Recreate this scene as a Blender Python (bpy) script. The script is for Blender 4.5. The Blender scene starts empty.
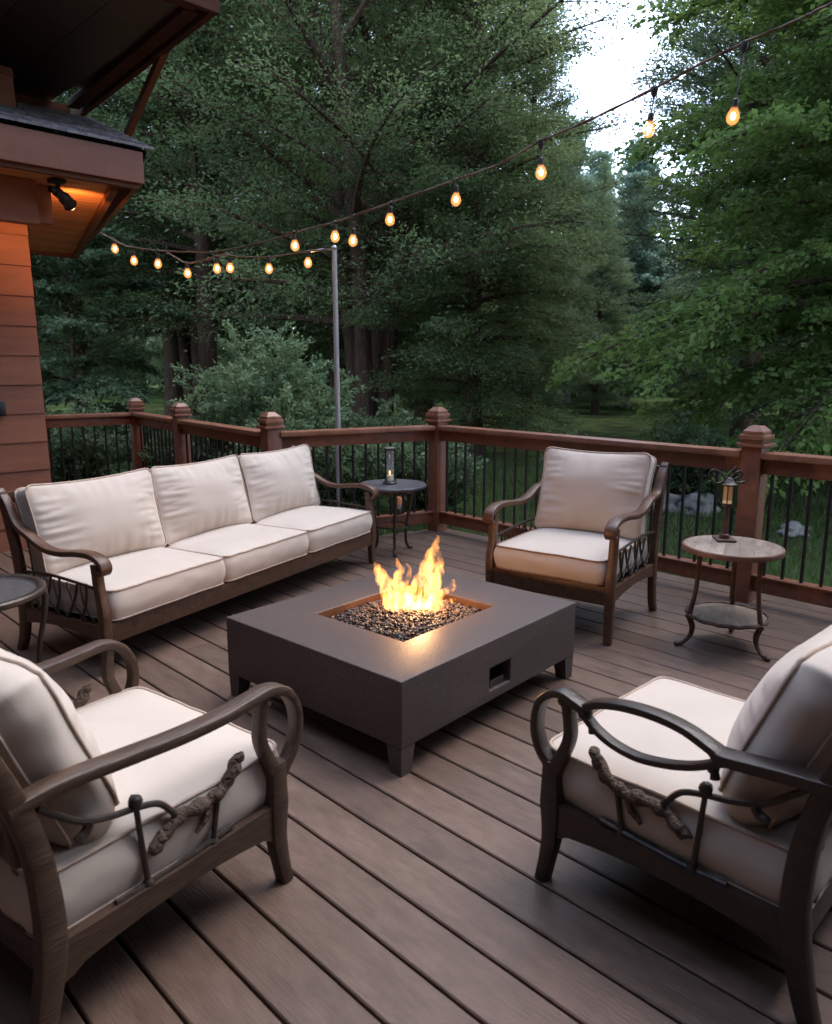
import bpy, bmesh, math, random
import numpy as np
from mathutils import Vector, Matrix, noise as mnoise

R = math.radians
scene = bpy.context.scene
COL = scene.collection
random.seed(7)
UP = Vector((0, 0, 1))

# ------------------------------------------------------------------ objects
def link(o):
    COL.objects.link(o)
    return o

def tag(o, label=None, cat=None, group=None, kind=None):
    if label: o['label'] = label
    if cat: o['category'] = cat
    if group: o['group'] = group
    if kind: o['kind'] = kind
    return o

def thing(name, label, cat, loc=(0, 0, 0), rz=0.0, group=None):
    o = link(bpy.data.objects.new(name, None))
    o.empty_display_size = 0.1
    o.location = loc
    o.rotation_euler = (0, 0, R(rz))
    return tag(o, label, cat, group)

class MB:
    def __init__(s):
        s.v = []; s.f = []; s.t = []
    def add(s, vs, fs, tint=0.5):
        b = len(s.v)
        s.v += [tuple(p) for p in vs]
        s.f += [tuple(i + b for i in f) for f in fs]
        s.t += [tint] * len(fs)
        return s
    def box(s, c, d, rz=0, bev=0.0, tint=0.5, M=None):
        hx, hy, hz = d[0]/2, d[1]/2, d[2]/2
        if bev <= 0:
            vs = [Vector((x*hx, y*hy, z*hz)) for z in (-1, 1) for x, y in ((-1,-1),(1,-1),(1,1),(-1,1))]
            fs = [(3,2,1,0),(4,5,6,7),(0,1,5,4),(1,2,6,5),(2,3,7,6),(3,0,4,7)]
        else:
            bm = bmesh.new()
            bmesh.ops.create_cube(bm, size=1)
            for v in bm.verts: v.co = Vector((v.co.x*d[0], v.co.y*d[1], v.co.z*d[2]))
            bmesh.ops.bevel(bm, geom=list(bm.edges), offset=min(bev, min(d)*.45), segments=2, profile=.6, affect='EDGES')
            bm.verts.index_update()
            vs = [v.co.copy() for v in bm.verts]; fs = [tuple(v.index for v in f.verts) for f in bm.faces]
            bm.free()
        m = M if M is not None else Matrix.Rotation(rz, 3, 'Z')
        c = Vector(c)
        return s.add([m @ v + c for v in vs], fs, tint)
    def beam(s, a, b, w, h, bev=0.004, side=None, tint=.5):
        a, b = Vector(a), Vector(b); d = (b - a); L = d.length; x = d.normalized()
        sd = Vector(side) if side else UP.cross(x)
        if sd.length < 1e-4: sd = Vector((1, 0, 0))
        y = (sd - x*sd.dot(x)).normalized(); z = x.cross(y)
        m = Matrix((x, y, z)).transposed()
        return s.box((a+b)/2, (L, w, h), bev=bev, M=m, tint=tint)
    def tube(s, pts, rad, n=8, caps=True, tint=.5):
        pts = [Vector(p) for p in pts]
        if not hasattr(rad, '__len__'): rad = [rad]*len(pts)
        T = []
        for i in range(len(pts)):
            t = pts[min(i+1, len(pts)-1)] - pts[max(i-1, 0)]
            T.append(t.normalized() if t.length > 1e-9 else UP)
        ref = Vector((1, 0, 0)) if abs(T[0].x) < .8 else Vector((0, 1, 0))
        u = (ref - T[0]*ref.dot(T[0])).normalized()
        vs = []
        for i, p in enumerate(pts):
            u = u - T[i]*u.dot(T[i])
            u = u.normalized() if u.length > 1e-6 else Vector((1, 0, 0))
            w = T[i].cross(u)
            for k in range(n):
                a = 2*math.pi*k/n
                vs.append(p + (u*math.cos(a) + w*math.sin(a))*rad[i])
        fs = []
        for i in range(len(pts)-1):
            for k in range(n):
                k2 = (k+1) % n
                fs.append((i*n+k, i*n+k2, (i+1)*n+k2, (i+1)*n+k))
        if caps:
            fs.append(tuple(range(n-1, -1, -1))); fs.append(tuple((len(pts)-1)*n+k for k in range(n)))
        return s.add(vs, fs, tint)
    def strap(s, pts, w, t, lat=(1, 0, 0), k=0.35, tint=.5):
        """rounded flat bar swept along pts; w across lat, t along the normal"""
        pts = [Vector(p) for p in pts]; n = len(pts)
        if not hasattr(w, '__len__'): w = [w]*n
        if not hasattr(t, '__len__'): t = [t]*n
        lat = Vector(lat)
        vs = []; m = 12
        for i, p in enumerate(pts):
            T = (pts[min(i+1, n-1)] - pts[max(i-1, 0)]).normalized()
            L = (lat - T*lat.dot(T)).normalized(); N = T.cross(L)
            hw, ht = w[i]/2, t[i]/2; r = min(hw, ht)*k*1.6
            prof = []
            for sx, sy, a0 in ((1,1,0),(-1,1,90),(-1,-1,180),(1,-1,270)):
                for a in (0, 45, 90):
                    prof.append((sx*(hw-r)+r*math.cos(R(a0+a)), sy*(ht-r)+r*math.sin(R(a0+a))))
            for x, y in prof: vs.append(p + L*x + N*y)
        fs = []
        for i in range(n-1):
            for q in range(m):
                q2 = (q+1) % m
                fs.append((i*m+q, i*m+q2, (i+1)*m+q2, (i+1)*m+q))
        fs.append(tuple(range(m-1, -1, -1))); fs.append(tuple((n-1)*m+q for q in range(m)))
        return s.add(vs, fs, tint)
    def lathe(s, prof, c=(0, 0, 0), n=24, tint=.5, sx=1, sy=1):
        c = Vector(c); vs = []; fs = []
        for r, z in prof:
            for k in range(n):
                a = 2*math.pi*k/n
                vs.append(c + Vector((r*sx*math.cos(a), r*sy*math.sin(a), z)))
        for i in range(len(prof)-1):
            for k in range(n):
                k2 = (k+1) % n
                fs.append((i*n+k, i*n+k2, (i+1)*n+k2, (i+1)*n+k))
        if prof[0][0] > 1e-4: fs.append(tuple(range(n-1, -1, -1)))
        if prof[-1][0] > 1e-4: fs.append(tuple((len(prof)-1)*n+k for k in range(n)))
        return s.add(vs, fs, tint)
    def ball(s, c, r, sub=2, sc=(1, 1, 1), rough=0, seed=0, tint=.5):
        bm = bmesh.new(); bmesh.ops.create_icosphere(bm, subdivisions=sub, radius=1)
        bm.verts.index_update(); vs = []
        for v in bm.verts:
            k = 1 + rough*mnoise.noise(v.co*1.7 + Vector((seed*3.1, seed*1.7, 0)))
            vs.append(Vector((v.co.x*sc[0], v.co.y*sc[1], v.co.z*sc[2]))*r*k + Vector(c))
        fs = [tuple(v.index for v in f.verts) for f in bm.faces]; bm.free()
        return s.add(vs, fs, tint)
    def build(s, name, mat, parent=None, smooth=True, off=None, ang=40):
        me = bpy.data.meshes.new(name)
        vs = s.v if off is None else [(x-off[0], y-off[1], z-off[2]) for x, y, z in s.v]
        me.from_pydata(vs, [], s.f)
        a = me.attributes.new('tint', 'FLOAT', 'FACE'); a.data.foreach_set('value', s.t)
        me.materials.append(mat)
        if smooth:
            me.polygons.foreach_set('use_smooth', [True]*len(me.polygons))
            me.set_sharp_from_angle(angle=R(ang))
        me.update()
        o = link(bpy.data.objects.new(name, me))
        if parent is not None: o.parent = parent
        return o

def spline(pts, n=6):
    P = [Vector(p) for p in pts]; out = []
    for i in range(len(P)-1):
        p0 = P[max(i-1, 0)]; p1 = P[i]; p2 = P[i+1]; p3 = P[min(i+2, len(P)-1)]
        for k in range(n):
            t = k/n
            out.append(.5*((2*p1) + (p2-p0)*t + (2*p0-5*p1+4*p2-p3)*t*t + (3*p1-p0-3*p2+p3)*t**3))
    out.append(P[-1]); return out

def lerp_list(vals, n):
    m = len(vals)-1
    return [vals[min(int(i/(n-1)*m), m-1)] + (vals[min(int(i/(n-1)*m), m-1)+1]-vals[min(int(i/(n-1)*m), m-1)])*(i/(n-1)*m-min(int(i/(n-1)*m), m-1)) for i in range(n)]

# ------------------------------------------------------------------ materials
def nmat(name, c1, c2=None, rough=.5, scale=4, stretch=(1, 1, 1), detail=6, bump=0.0, bscale=60, bstretch=None,
         metal=0.0, spec=.5, tint=0.0, lo=.3, hi=.7, rvar=0.0, blotch=0.0, blotch_col=(.5, .5, .5), sheen=0.0, bdist=.01, offs=0.0, wear=0.0):
    m = bpy.data.materials.new(name); m.use_nodes = True
    nt = m.node_tree; N = nt.nodes; L = nt.links; b = N['Principled BSDF']
    tc = N.new('ShaderNodeTexCoord'); mp = N.new('ShaderNodeMapping'); mp.inputs['Scale'].default_value = stretch
    L.new(tc.outputs['Object'], mp.inputs['Vector'])
    if offs:
        a0 = N.new('ShaderNodeAttribute'); a0.attribute_name = 'tint'; cx = N.new('ShaderNodeCombineXYZ'); mo = N.new('ShaderNodeMath'); mo.operation = 'MULTIPLY'; mo.inputs[1].default_value = offs
        L.new(a0.outputs['Fac'], mo.inputs[0]); L.new(mo.outputs[0], cx.inputs['Y']); L.new(mo.outputs[0], cx.inputs['Z']); L.new(cx.outputs[0], mp.inputs['Location'])
    nz = N.new('ShaderNodeTexNoise'); nz.inputs['Scale'].default_value = scale; nz.inputs['Detail'].default_value = detail
    nz.inputs['Roughness'].default_value = .62; nz.inputs['Distortion'].default_value = .4
    L.new(mp.outputs[0], nz.inputs['Vector'])
    cr = N.new('ShaderNodeValToRGB'); cr.color_ramp.elements[0].position = lo; cr.color_ramp.elements[1].position = hi
    cr.color_ramp.elements[0].color = (*c1, 1); cr.color_ramp.elements[1].color = (*(c2 or c1), 1)
    L.new(nz.outputs['Fac'], cr.inputs['Fac']); col = cr.outputs['Color']
    if blotch > 0:
        n2 = N.new('ShaderNodeTexNoise'); n2.inputs['Scale'].default_value = 1.7; n2.inputs['Detail'].default_value = 4
        L.new(tc.outputs['Object'], n2.inputs['Vector'])
        r2 = N.new('ShaderNodeMapRange'); r2.inputs['From Min'].default_value = .4; r2.inputs['From Max'].default_value = .7
        r2.inputs['To Max'].default_value = blotch
        L.new(n2.outputs['Fac'], r2.inputs['Value'])
        mx = N.new('ShaderNodeMix'); mx.data_type = 'RGBA'
        L.new(r2.outputs[0], mx.inputs['Factor']); L.new(col, mx.inputs['A']); mx.inputs['B'].default_value = (*blotch_col, 1)
        col = mx.outputs['Result']
    if wear > 0:
        mw = N.new('ShaderNodeMapping'); mw.inputs['Scale'].default_value = (1, .3, 1); L.new(tc.outputs['Object'], mw.inputs['Vector'])
        nw = N.new('ShaderNodeTexNoise'); nw.inputs['Scale'].default_value = 22; nw.inputs['Detail'].default_value = 9; nw.inputs['Roughness'].default_value = .75
        L.new(mw.outputs[0], nw.inputs['Vector'])
        rw = N.new('ShaderNodeMapRange'); rw.inputs['From Min'].default_value = .32; rw.inputs['From Max'].default_value = .68; rw.inputs['To Min'].default_value = 1-wear; rw.inputs['To Max'].default_value = 1+wear
        L.new(nw.outputs['Fac'], rw.inputs['Value'])
        mz = N.new('ShaderNodeMix'); mz.data_type = 'RGBA'; mz.blend_type = 'MULTIPLY'; mz.inputs['Factor'].default_value = 1
        L.new(col, mz.inputs['A']); L.new(rw.outputs[0], mz.inputs['B']); col = mz.outputs['Result']
    if tint > 0:
        at = N.new('ShaderNodeAttribute'); at.attribute_name = 'tint'
        mr = N.new('ShaderNodeMapRange'); mr.inputs['To Min'].default_value = 1-tint; mr.inputs['To Max'].default_value = 1+tint
        L.new(at.outputs['Fac'], mr.inputs['Value'])
        mm = N.new('ShaderNodeMix'); mm.data_type = 'RGBA'; mm.blend_type = 'MULTIPLY'; mm.inputs['Factor'].default_value = 1
        L.new(col, mm.inputs['A']); L.new(mr.outputs[0], mm.inputs['B']); col = mm.outputs['Result']
    L.new(col, b.inputs['Base Color'])
    b.inputs['Roughness'].default_value = rough; b.inputs['Metallic'].default_value = metal
    b.inputs['Specular IOR Level'].default_value = spec
    if sheen: b.inputs['Sheen Weight'].default_value = sheen
    if rvar > 0:
        rr = N.new('ShaderNodeMapRange'); rr.inputs['To Min'].default_value = max(rough-rvar, .05); rr.inputs['To Max'].default_value = min(rough+rvar, 1)
        L.new(nz.outputs['Fac'], rr.inputs['Value']); L.new(rr.outputs[0], b.inputs['Roughness'])
    if bump > 0:
        m3 = N.new('ShaderNodeMapping'); m3.inputs['Scale'].default_value = bstretch or stretch
        L.new(tc.outputs['Object'], m3.inputs['Vector'])
        n3 = N.new('ShaderNodeTexNoise'); n3.inputs['Scale'].default_value = bscale; n3.inputs['Detail'].default_value = 4
        L.new(m3.outputs[0], n3.inputs['Vector'])
        bp = N.new('ShaderNodeBump'); bp.inputs['Strength'].default_value = bump; bp.inputs['Distance'].default_value = bdist
        L.new(n3.outputs['Fac'], bp.inputs['Height']); L.new(bp.outputs[0], b.inputs['Normal'])
    return m

def leafmat(name, c1, c2, trans=.35, rough=.5):
    m = bpy.data.materials.new(name); m.use_nodes = True
    nt = m.node_tree; N = nt.nodes; L = nt.links; N.remove(N['Principled BSDF']); out = N['Material Output']
    at = N.new('ShaderNodeAttribute'); at.attribute_name = 'tint'
    cr = N.new('ShaderNodeValToRGB'); cr.color_ramp.elements[0].color = (*c1, 1); cr.color_ramp.elements[1].color = (*c2, 1)
    L.new(at.outputs['Fac'], cr.inputs['Fac'])
    p = N.new('ShaderNodeBsdfPrincipled'); p.inputs['Roughness'].default_value = rough; p.inputs['Specular IOR Level'].default_value = .3
    t = N.new('ShaderNodeBsdfTranslucent'); ms = N.new('ShaderNodeMixShader'); ms.inputs[0].default_value = trans
    L.new(cr.outputs[0], p.inputs['Base Color']); L.new(cr.outputs[0], t.inputs['Color'])
    L.new(p.outputs[0], ms.inputs[1]); L.new(t.outputs[0], ms.inputs[2]); L.new(ms.outputs[0], out.inputs['Surface'])
    return m

def emit(name, col, st):
    m = bpy.data.materials.new(name); m.use_nodes = True; b = m.node_tree.nodes['Principled BSDF']
    b.inputs['Base Color'].default_value = (.3, .2, .1, 1); b.inputs['Emission Color'].default_value = (*col, 1); b.inputs['Emission Strength'].default_value = st
    return m

def glass(name, tintc=(1, 1, 1), alpha=.25, emitc=None, est=0):
    m = bpy.data.materials.new(name); m.use_nodes = True
    nt = m.node_tree; N = nt.nodes; L = nt.links; b = N['Principled BSDF']; out = N['Material Output']
    b.inputs['Base Color'].default_value = (*tintc, 1); b.inputs['Roughness'].default_value = .06
    if emitc: b.inputs['Emission Color'].default_value = (*emitc, 1); b.inputs['Emission Strength'].default_value = est
    tr = N.new('ShaderNodeBsdfTransparent'); ms = N.new('ShaderNodeMixShader'); ms.inputs[0].default_value = alpha
    L.new(tr.outputs[0], ms.inputs[1]); L.new(b.outputs[0], ms.inputs[2]); L.new(ms.outputs[0], out.inputs['Surface'])
    return m

def bulbmat():
    m = bpy.data.materials.new('lit_bulb_glass'); m.use_nodes = True; N = m.node_tree.nodes; L = m.node_tree.links; b = N['Principled BSDF']
    b.inputs['Base Color'].default_value = (1, .8, .5, 1); b.inputs['Roughness'].default_value = .1
    tr = N.new('ShaderNodeBsdfTransparent'); ms = N.new('ShaderNodeMixShader'); ms.inputs[0].default_value = .06
    L.new(tr.outputs[0], ms.inputs[1]); L.new(b.outputs[0], ms.inputs[2]); L.new(ms.outputs[0], N['Material Output'].inputs['Surface'])
    em = N.new('ShaderNodeEmission'); em.inputs['Color'].default_value = (1, .31, .06, 1); em.inputs['Strength'].default_value = 24
    L.new(em.outputs[0], N['Material Output'].inputs['Volume'])
    return m
M = {}
M['deck'] = nmat('weathered_deck', (0.0863, 0.0515, 0.0355), (0.1548, 0.1007, 0.0729), rough=.5, scale=7, stretch=(3.2, .9, 3.2), detail=12, bump=.28, bscale=16, bstretch=(9, 1.1, 9), tint=.16, rvar=.14, blotch=.55, blotch_col=(.135, .078, .058), spec=.4, lo=.25, hi=.78, offs=37.0, wear=.24)
M['rail'] = nmat('stained_rail', (0.1497, 0.0462, 0.0223), (0.2449, 0.0882, 0.0463), rough=.48, scale=5, stretch=(2, 2, 2), bump=.2, bscale=40, blotch=.35, blotch_col=(.13, .058, .038), tint=.12)
M['railcap'] = nmat('stained_rail_cap', (0.1905, 0.0711, 0.0367), (0.2994, 0.1328, 0.0782), rough=.4, scale=5, stretch=(2, 2, 2), bump=.2, bscale=40, blotch=.3, blotch_col=(.14, .06, .04))
M['black'] = nmat('black_metal', (0.0096, 0.0088, 0.0088), (0.0176, 0.0160, 0.0152), rough=.45, scale=20)
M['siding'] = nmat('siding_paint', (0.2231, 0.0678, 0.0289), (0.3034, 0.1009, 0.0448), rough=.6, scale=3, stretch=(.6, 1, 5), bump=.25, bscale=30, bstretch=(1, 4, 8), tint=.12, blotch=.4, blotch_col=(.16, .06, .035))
M['sidingdark'] = nmat('low_bounce_siding_paint', (.025, .015, .012), (.040, .024, .018), rough=.7, scale=3, tint=.12)  # darkened siding for the unseen wing, so it bounces little light
M['darkfascia'] = nmat('dark_fascia_paint', (.050, .020, .014), (.085, .036, .025), rough=.9, spec=.1, scale=4, bump=.15, bscale=40)
M['fascia'] = nmat('fascia_paint', (0.1200, 0.0328, 0.0120), (0.1600, 0.0496, 0.0192), rough=.55, scale=4, bump=.15, bscale=40)
M['soffit'] = nmat('lamplit_soffit_boards', (.46, .165, .055), (.60, .235, .085), rough=.55, scale=3, stretch=(.7, 5, 3), tint=.15)  # orange lamp glow put into the board colour to spread it evenly
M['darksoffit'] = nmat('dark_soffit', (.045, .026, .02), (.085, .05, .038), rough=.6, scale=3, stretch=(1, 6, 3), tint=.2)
M['shingle'] = nmat('shingles', (.07, .062, .066), (.16, .14, .145), rough=.85, scale=14, bump=.8, bscale=70, tint=.35)
M['wood'] = nmat('chair_wood', (0.0540, 0.0223, 0.0115), (0.1188, 0.0547, 0.0295), rough=.42, scale=7, stretch=(5, 1, 5), bump=.25, bscale=18, bstretch=(8, 1, 8), rvar=.1)
M['woodlight'] = nmat('worn_chair_wood', (0.0375, 0.0195, 0.0120), (0.0863, 0.0480, 0.0292), rough=.48, scale=7, stretch=(7, 1, 7), bump=.35, bscale=18, bstretch=(10, 1, 10), rvar=.1)
M['wooddark'] = nmat('dark_chair_wood', (0.0195, 0.0105, 0.0075), (0.0465, 0.0270, 0.0188), rough=.42, scale=7, stretch=(5, 1, 5), bump=.25, bscale=18, bstretch=(8, 1, 8), rvar=.1)
M['bark_twig'] = nmat('twig_bark', (.050, .030, .018), (.150, .092, .060), rough=.75, scale=30, stretch=(1, 1, 1), bump=1.0, bscale=90, bdist=.02)
M['fabric'] = nmat('cream_fabric', (0.4954, 0.4147, 0.3446), (0.5496, 0.4661, 0.3939), rough=.9, scale=3, bump=.12, bscale=420, sheen=.25, spec=.2, blotch=.25, blotch_col=(.50, .435, .37), bdist=.004)
M['piping'] = nmat('piping_fabric', (0.4032, 0.3024, 0.2352), (0.5152, 0.4032, 0.3248), rough=.9, scale=30, spec=.2)
M['piping_dark'] = nmat('rust_piping_fabric', (0.1760, 0.0880, 0.0560), (0.2880, 0.1760, 0.1280), rough=.9, scale=30, spec=.2)
M['table'] = nmat('charcoal_concrete', (0.0666, 0.0475, 0.0416), (0.1020, 0.0736, 0.0646), rough=.5, scale=110, detail=8, bump=.5, bscale=200, rvar=.1, spec=.35, lo=.38, hi=.64, blotch=.4, blotch_col=(.052, .045, .045), bdist=.003)
M['rust'] = nmat('rusted_steel', (.030, .010, .005), (.060, .020, .010), rough=.6, scale=12, bump=.3, bscale=60)
M['lava'] = nmat('lava_rock', (0.0279, 0.0177, 0.0130), (0.1209, 0.0790, 0.0582), rough=.6, scale=25, bump=.5, bscale=120, tint=.75)
M['darkhole'] = nmat('vent_shade_dark', (.006, .005, .005), (.01, .009, .009), rough=.9, spec=.1)
M['bronze'] = nmat('dark_bronze', (.028, .020, .015), (.070, .050, .037), rough=.42, scale=16, bump=.3, bscale=70, metal=.25)
M['rusty'] = nmat('rusty_iron', (.04, .022, .016), (.125, .064, .042), rough=.55, scale=22, bump=.5, bscale=80, metal=.2)
M['slate'] = nmat('slate_top', (.055, .053, .058), (.13, .125, .135), rough=.38, scale=10, bump=.3, bscale=60, metal=.1)
M['oldwood'] = nmat('weathered_tabletop', (0.1360, 0.0935, 0.0663), (0.2890, 0.2210, 0.1700), rough=.7, scale=8, stretch=(1.2, 4, 1), detail=10, bump=.5, bscale=14, bstretch=(1.5, 14, 1), blotch=.5, blotch_col=(.40, .325, .26), tint=.18)
M['woodband'] = nmat('tabletop_edge', (.12, .05, .03), (.21, .10, .06), rough=.55, scale=10)
M['glass'] = glass('clear_glass', (.9, .95, .95), .16)
M['tableglass'] = glass('smoked_glass', (.25, .25, .26), .15)
M['candle'] = nmat('candle_wax', (.62, .50, .34), (.72, .60, .42), rough=.5, scale=8)
M['amber'] = emit('amber_glass', (1, .5, .2), .12)
M['amberstrip'] = emit('pale_glass', (1, .66, .40), .32)
M['silver'] = nmat('tarnished_silver', (.30, .29, .29), (.50, .49, .48), rough=.35, scale=15, metal=.7)
M['pole'] = nmat('galvanised_pole', (.30, .275, .26), (.46, .43, .41), rough=.5, scale=10, stretch=(2, 2, .4), metal=.2)
M['cord'] = nmat('string_cord', (0.0850, 0.0510, 0.0340), (0.1700, 0.1020, 0.0680), rough=.6, scale=10)
M['socket'] = nmat('lamp_socket', (.018, .014, .012), (.04, .03, .024), rough=.5)
M['filament'] = emit('lit_filament', (1, .62, .28), 30)
M['bulb'] = bulbmat()
M['trunk'] = nmat('tree_bark', (0.0462, 0.0258, 0.0153), (0.1402, 0.0784, 0.0469), rough=.9, scale=5, stretch=(5, 5, .7), bump=1.0, bscale=9, bstretch=(6, 6, .8), bdist=.05)
M['trunkgrey'] = nmat('grey_tree_bark', (.07, .065, .062), (.17, .16, .15), rough=.9, scale=5, stretch=(5, 5, .7), bump=.8, bscale=9, bstretch=(6, 6, .8), bdist=.04)
M['leaf_blue'] = leafmat('leaf_bluegreen', (.128, .180, .070), (.250, .332, .138), .55)
M['leaf_dark'] = leafmat('leaf_dark', (.118, .166, .066), (.235, .308, .126), .55)
M['leaf_maple'] = leafmat('leaf_maple', (.100, .160, .040), (.225, .335, .088), .55)
M['leaf_far_hazed'] = leafmat('leaf_far_hazed', (.12, .185, .135), (.22, .325, .245), .5)  # bluish haze of distance put into the leaf colour
M['leaf_mid_hazed'] = leafmat('leaf_mid_hazed', (.110, .158, .072), (.23, .305, .148), .5)  # slight haze put into the leaf colour of trees deeper in the wood
M['leaf_shrub'] = leafmat('leaf_shrub', (.120, .185, .095), (.27, .375, .19), .45)
M['leaf_under'] = leafmat('leaf_under', (.075, .12, .058), (.19, .26, .13), .45)
M['grass'] = leafmat('grass_blades', (.085, .125, .038), (.165, .215, .080), .4)
M['ground'] = nmat('ground_soil_grass', (.022, .020, .013), (.040, .052, .018), rough=.95, scale=.8, detail=8, bump=.6, bscale=12, blotch=.85, blotch_col=(.062, .105, .028), spec=.02)
M['stone'] = nmat('pale_stone', (.13, .12, .108), (.33, .305, .275), rough=.85, scale=5, bump=.6, bscale=25)

# ------------------------------------------------------------------ camera and light
F_PX, HOR = 750.0, 365.0
cam = bpy.data.cameras.new('camera'); co = link(bpy.data.objects.new('camera', cam))
cam.sensor_fit = 'VERTICAL'; cam.sensor_height = 24; cam.lens = 24*F_PX/1024
cam.clip_end = 2000
co.location = (0, 0, 1.5)
co.rotation_euler = (R(90) - math.atan((512-HOR)/F_PX), 0, R(-45))
cam.dof.use_dof = True; cam.dof.focus_distance = 4.2; cam.dof.aperture_fstop = 2.8
scene.camera = co

SUN_EL, SUN_AZ = 60, -5      # azimuth of the sun, measured from +X towards +Y
w = bpy.data.worlds.new('World'); scene.world = w; w.use_nodes = True
nt = w.node_tree; bg = nt.nodes['Background']
sky = nt.nodes.new('ShaderNodeTexSky'); sky.sky_type = 'NISHITA'; sky.sun_disc = False
sky.sun_elevation = R(SUN_EL); sky.sun_rotation = R(90-SUN_AZ); sky.air_density = 1.0; sky.dust_density = 2.0; sky.ozone_density = 1.0
hs = nt.nodes.new('ShaderNodeHueSaturation'); hs.inputs['Saturation'].default_value = .75; hs.inputs['Value'].default_value = 5.4
nt.links.new(sky.outputs[0], hs.inputs['Color']); cm = nt.nodes.new('ShaderNodeMix'); cm.data_type = 'RGBA'; cm.blend_type = 'MULTIPLY'; cm.inputs['Factor'].default_value = 1; cm.inputs['B'].default_value = (.96, 1.0, 1.05, 1)
nt.links.new(hs.outputs[0], cm.inputs['A']); nt.links.new(cm.outputs['Result'], bg.inputs['Color'])
bg.inputs['Strength'].default_value = .15
sl = bpy.data.lights.new('sun', 'SUN'); sl.energy = .5; sl.angle = R(40); sl.color = (1, .95, .9)
so = link(bpy.data.objects.new('sun', sl))
sd = Vector((math.cos(R(SUN_EL))*math.cos(R(SUN_AZ)), math.cos(R(SUN_EL))*math.sin(R(SUN_AZ)), math.sin(R(SUN_EL))))
so.rotation_euler = sd.to_track_quat('Z', 'Y').to_euler(); so.location = (0, 0, 20)
scene.view_settings.view_transform = 'Standard'; scene.view_settings.look = 'None'; scene.view_settings.exposure = 0
scene.cycles.max_bounces = 8; scene.cycles.transparent_max_bounces = 12
scene.cycles.use_denoising = True
scene.cycles.volume_step_rate = .25
scene.cycles.sample_clamp_indirect = 6

GZ = -.18
# ------------------------------------------------------------------ ground
me = bpy.data.meshes.new('ground')
rng = np.random.default_rng(3)
xs = np.concatenate([[-400, -120, -40], np.linspace(-15, 45, 61), [60, 120, 400]])
nx = len(xs); V = []; Fc = []
for j, y in enumerate(xs):
    for i, x in enumerate(xs):
        d = max(0, math.hypot(x-3, y-3)-6)
        z = GZ + min(d, 30)*.006*mnoise.noise(Vector((x*.15, y*.15, 0)))*3
        V.append((x, y, z))
for j in range(nx-1):
    for i in range(nx-1): Fc.append((j*nx+i, j*nx+i+1, (j+1)*nx+i+1, (j+1)*nx+i))
me.from_pydata(V, [], Fc); me.materials.append(M['ground'])
me.polygons.foreach_set('use_smooth', [True]*len(me.polygons))
g = link(bpy.data.objects.new('ground', me)); g['kind'] = 'structure'

# ------------------------------------------------------------------ deck
P1 = Vector((3.86, 8.41)); P2 = Vector((3.665, 6.99)); P3 = Vector((3.455, 5.11)); P4 = Vector((4.94, 4.66)); P5 = Vector((4.82, 1.81)); P6 = Vector((4.65, -2.28)); P0 = Vector((2.3, 8.62))
def on_line(a, b, x): return a.y + (b.y-a.y)*(x-a.x)/(b.x-a.x)
dk = MB(); pitch = .1625; gap = .009; k0 = .671
def board(x0, x1, y0, y1, zt=0.0, th=.03, ch=.004):
    t = random.random()
    prof = [(x0, zt-th), (x1, zt-th), (x1, zt-ch), (x1-ch, zt), (x0+ch, zt), (x0, zt-ch)]
    vs = [(x, y0, z) for x, z in prof] + [(x, y1, z) for x, z in prof]
    fs = [(i, (i+1) % 6, (i+1) % 6+6, i+6) for i in range(6)]
    fs = [f[::-1] for f in fs] + [(0, 1, 2, 3, 4, 5), (11, 10, 9, 8, 7, 6)]
    dk.add(vs, fs, t)
for k in range(-26, 28):
    x0 = k0 + k*pitch + gap/2; x1 = x0 + pitch - gap; xc = (x0+x1)/2
    if xc > 5.02: break
    if xc < 3.40: segs = [(-4.2, 8.75)]
    elif xc < 3.95:
        yy = min(on_line(P3, P2, xc) if xc < P2.x else 1e9, 99)
        yedge = on_line(P2, P1, xc) if xc > P2.x else on_line(P3, P2, xc)
        ytop = on_line(P3, P4, max(xc, P3.x)) + .06
        segs = [(-4.2, ytop)] + ([(max(yedge-.25, ytop+.02), 8.75)] if xc < 3.93 else [])
    else: segs = [(-4.2, on_line(P3, P4, xc) + .06)]
    for ya, yb in segs:
        cuts = [ya] + ([random.uniform(-2.6, 1.0), ] if random.random() < .5 and ya < -3 else []) + [yb]
        if random.random() < .28 and yb > 4 and ya < 3: cuts = cuts[:-1] + [random.uniform(3.2, 4.2), yb]
        for a, b in zip(cuts[:-1], cuts[1:]):
            if b-a > .05: board(x0, x1, a + .0015, b - .0015)
do = dk.build('deck', M['deck'], smooth=False); do['kind'] = 'structure'
fr = MB()
fr.beam((5.03, 4.62, -.155), (4.90, -4.2, -.125), .04, .18); fr.beam((3.42, 5.18, -.155), (5.0, 4.71, -.125), .04, .18); fr.beam((3.44, 5.2, -.155), (3.90, 8.7, -.125), .04, .18); fr.beam((-1, 8.79, -.155), (3.9, 8.79, -.125), .04, .18)
for yj in [-3.5+.6*i for i in range(20)]:
    fr.box((1.2 if yj < 4.5 else .6, yj, -.115), (7.2 if yj < 4.5 else 5.4, .045, .16))
o = fr.build('deck_joists', M['rail'], do, smooth=False)

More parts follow.
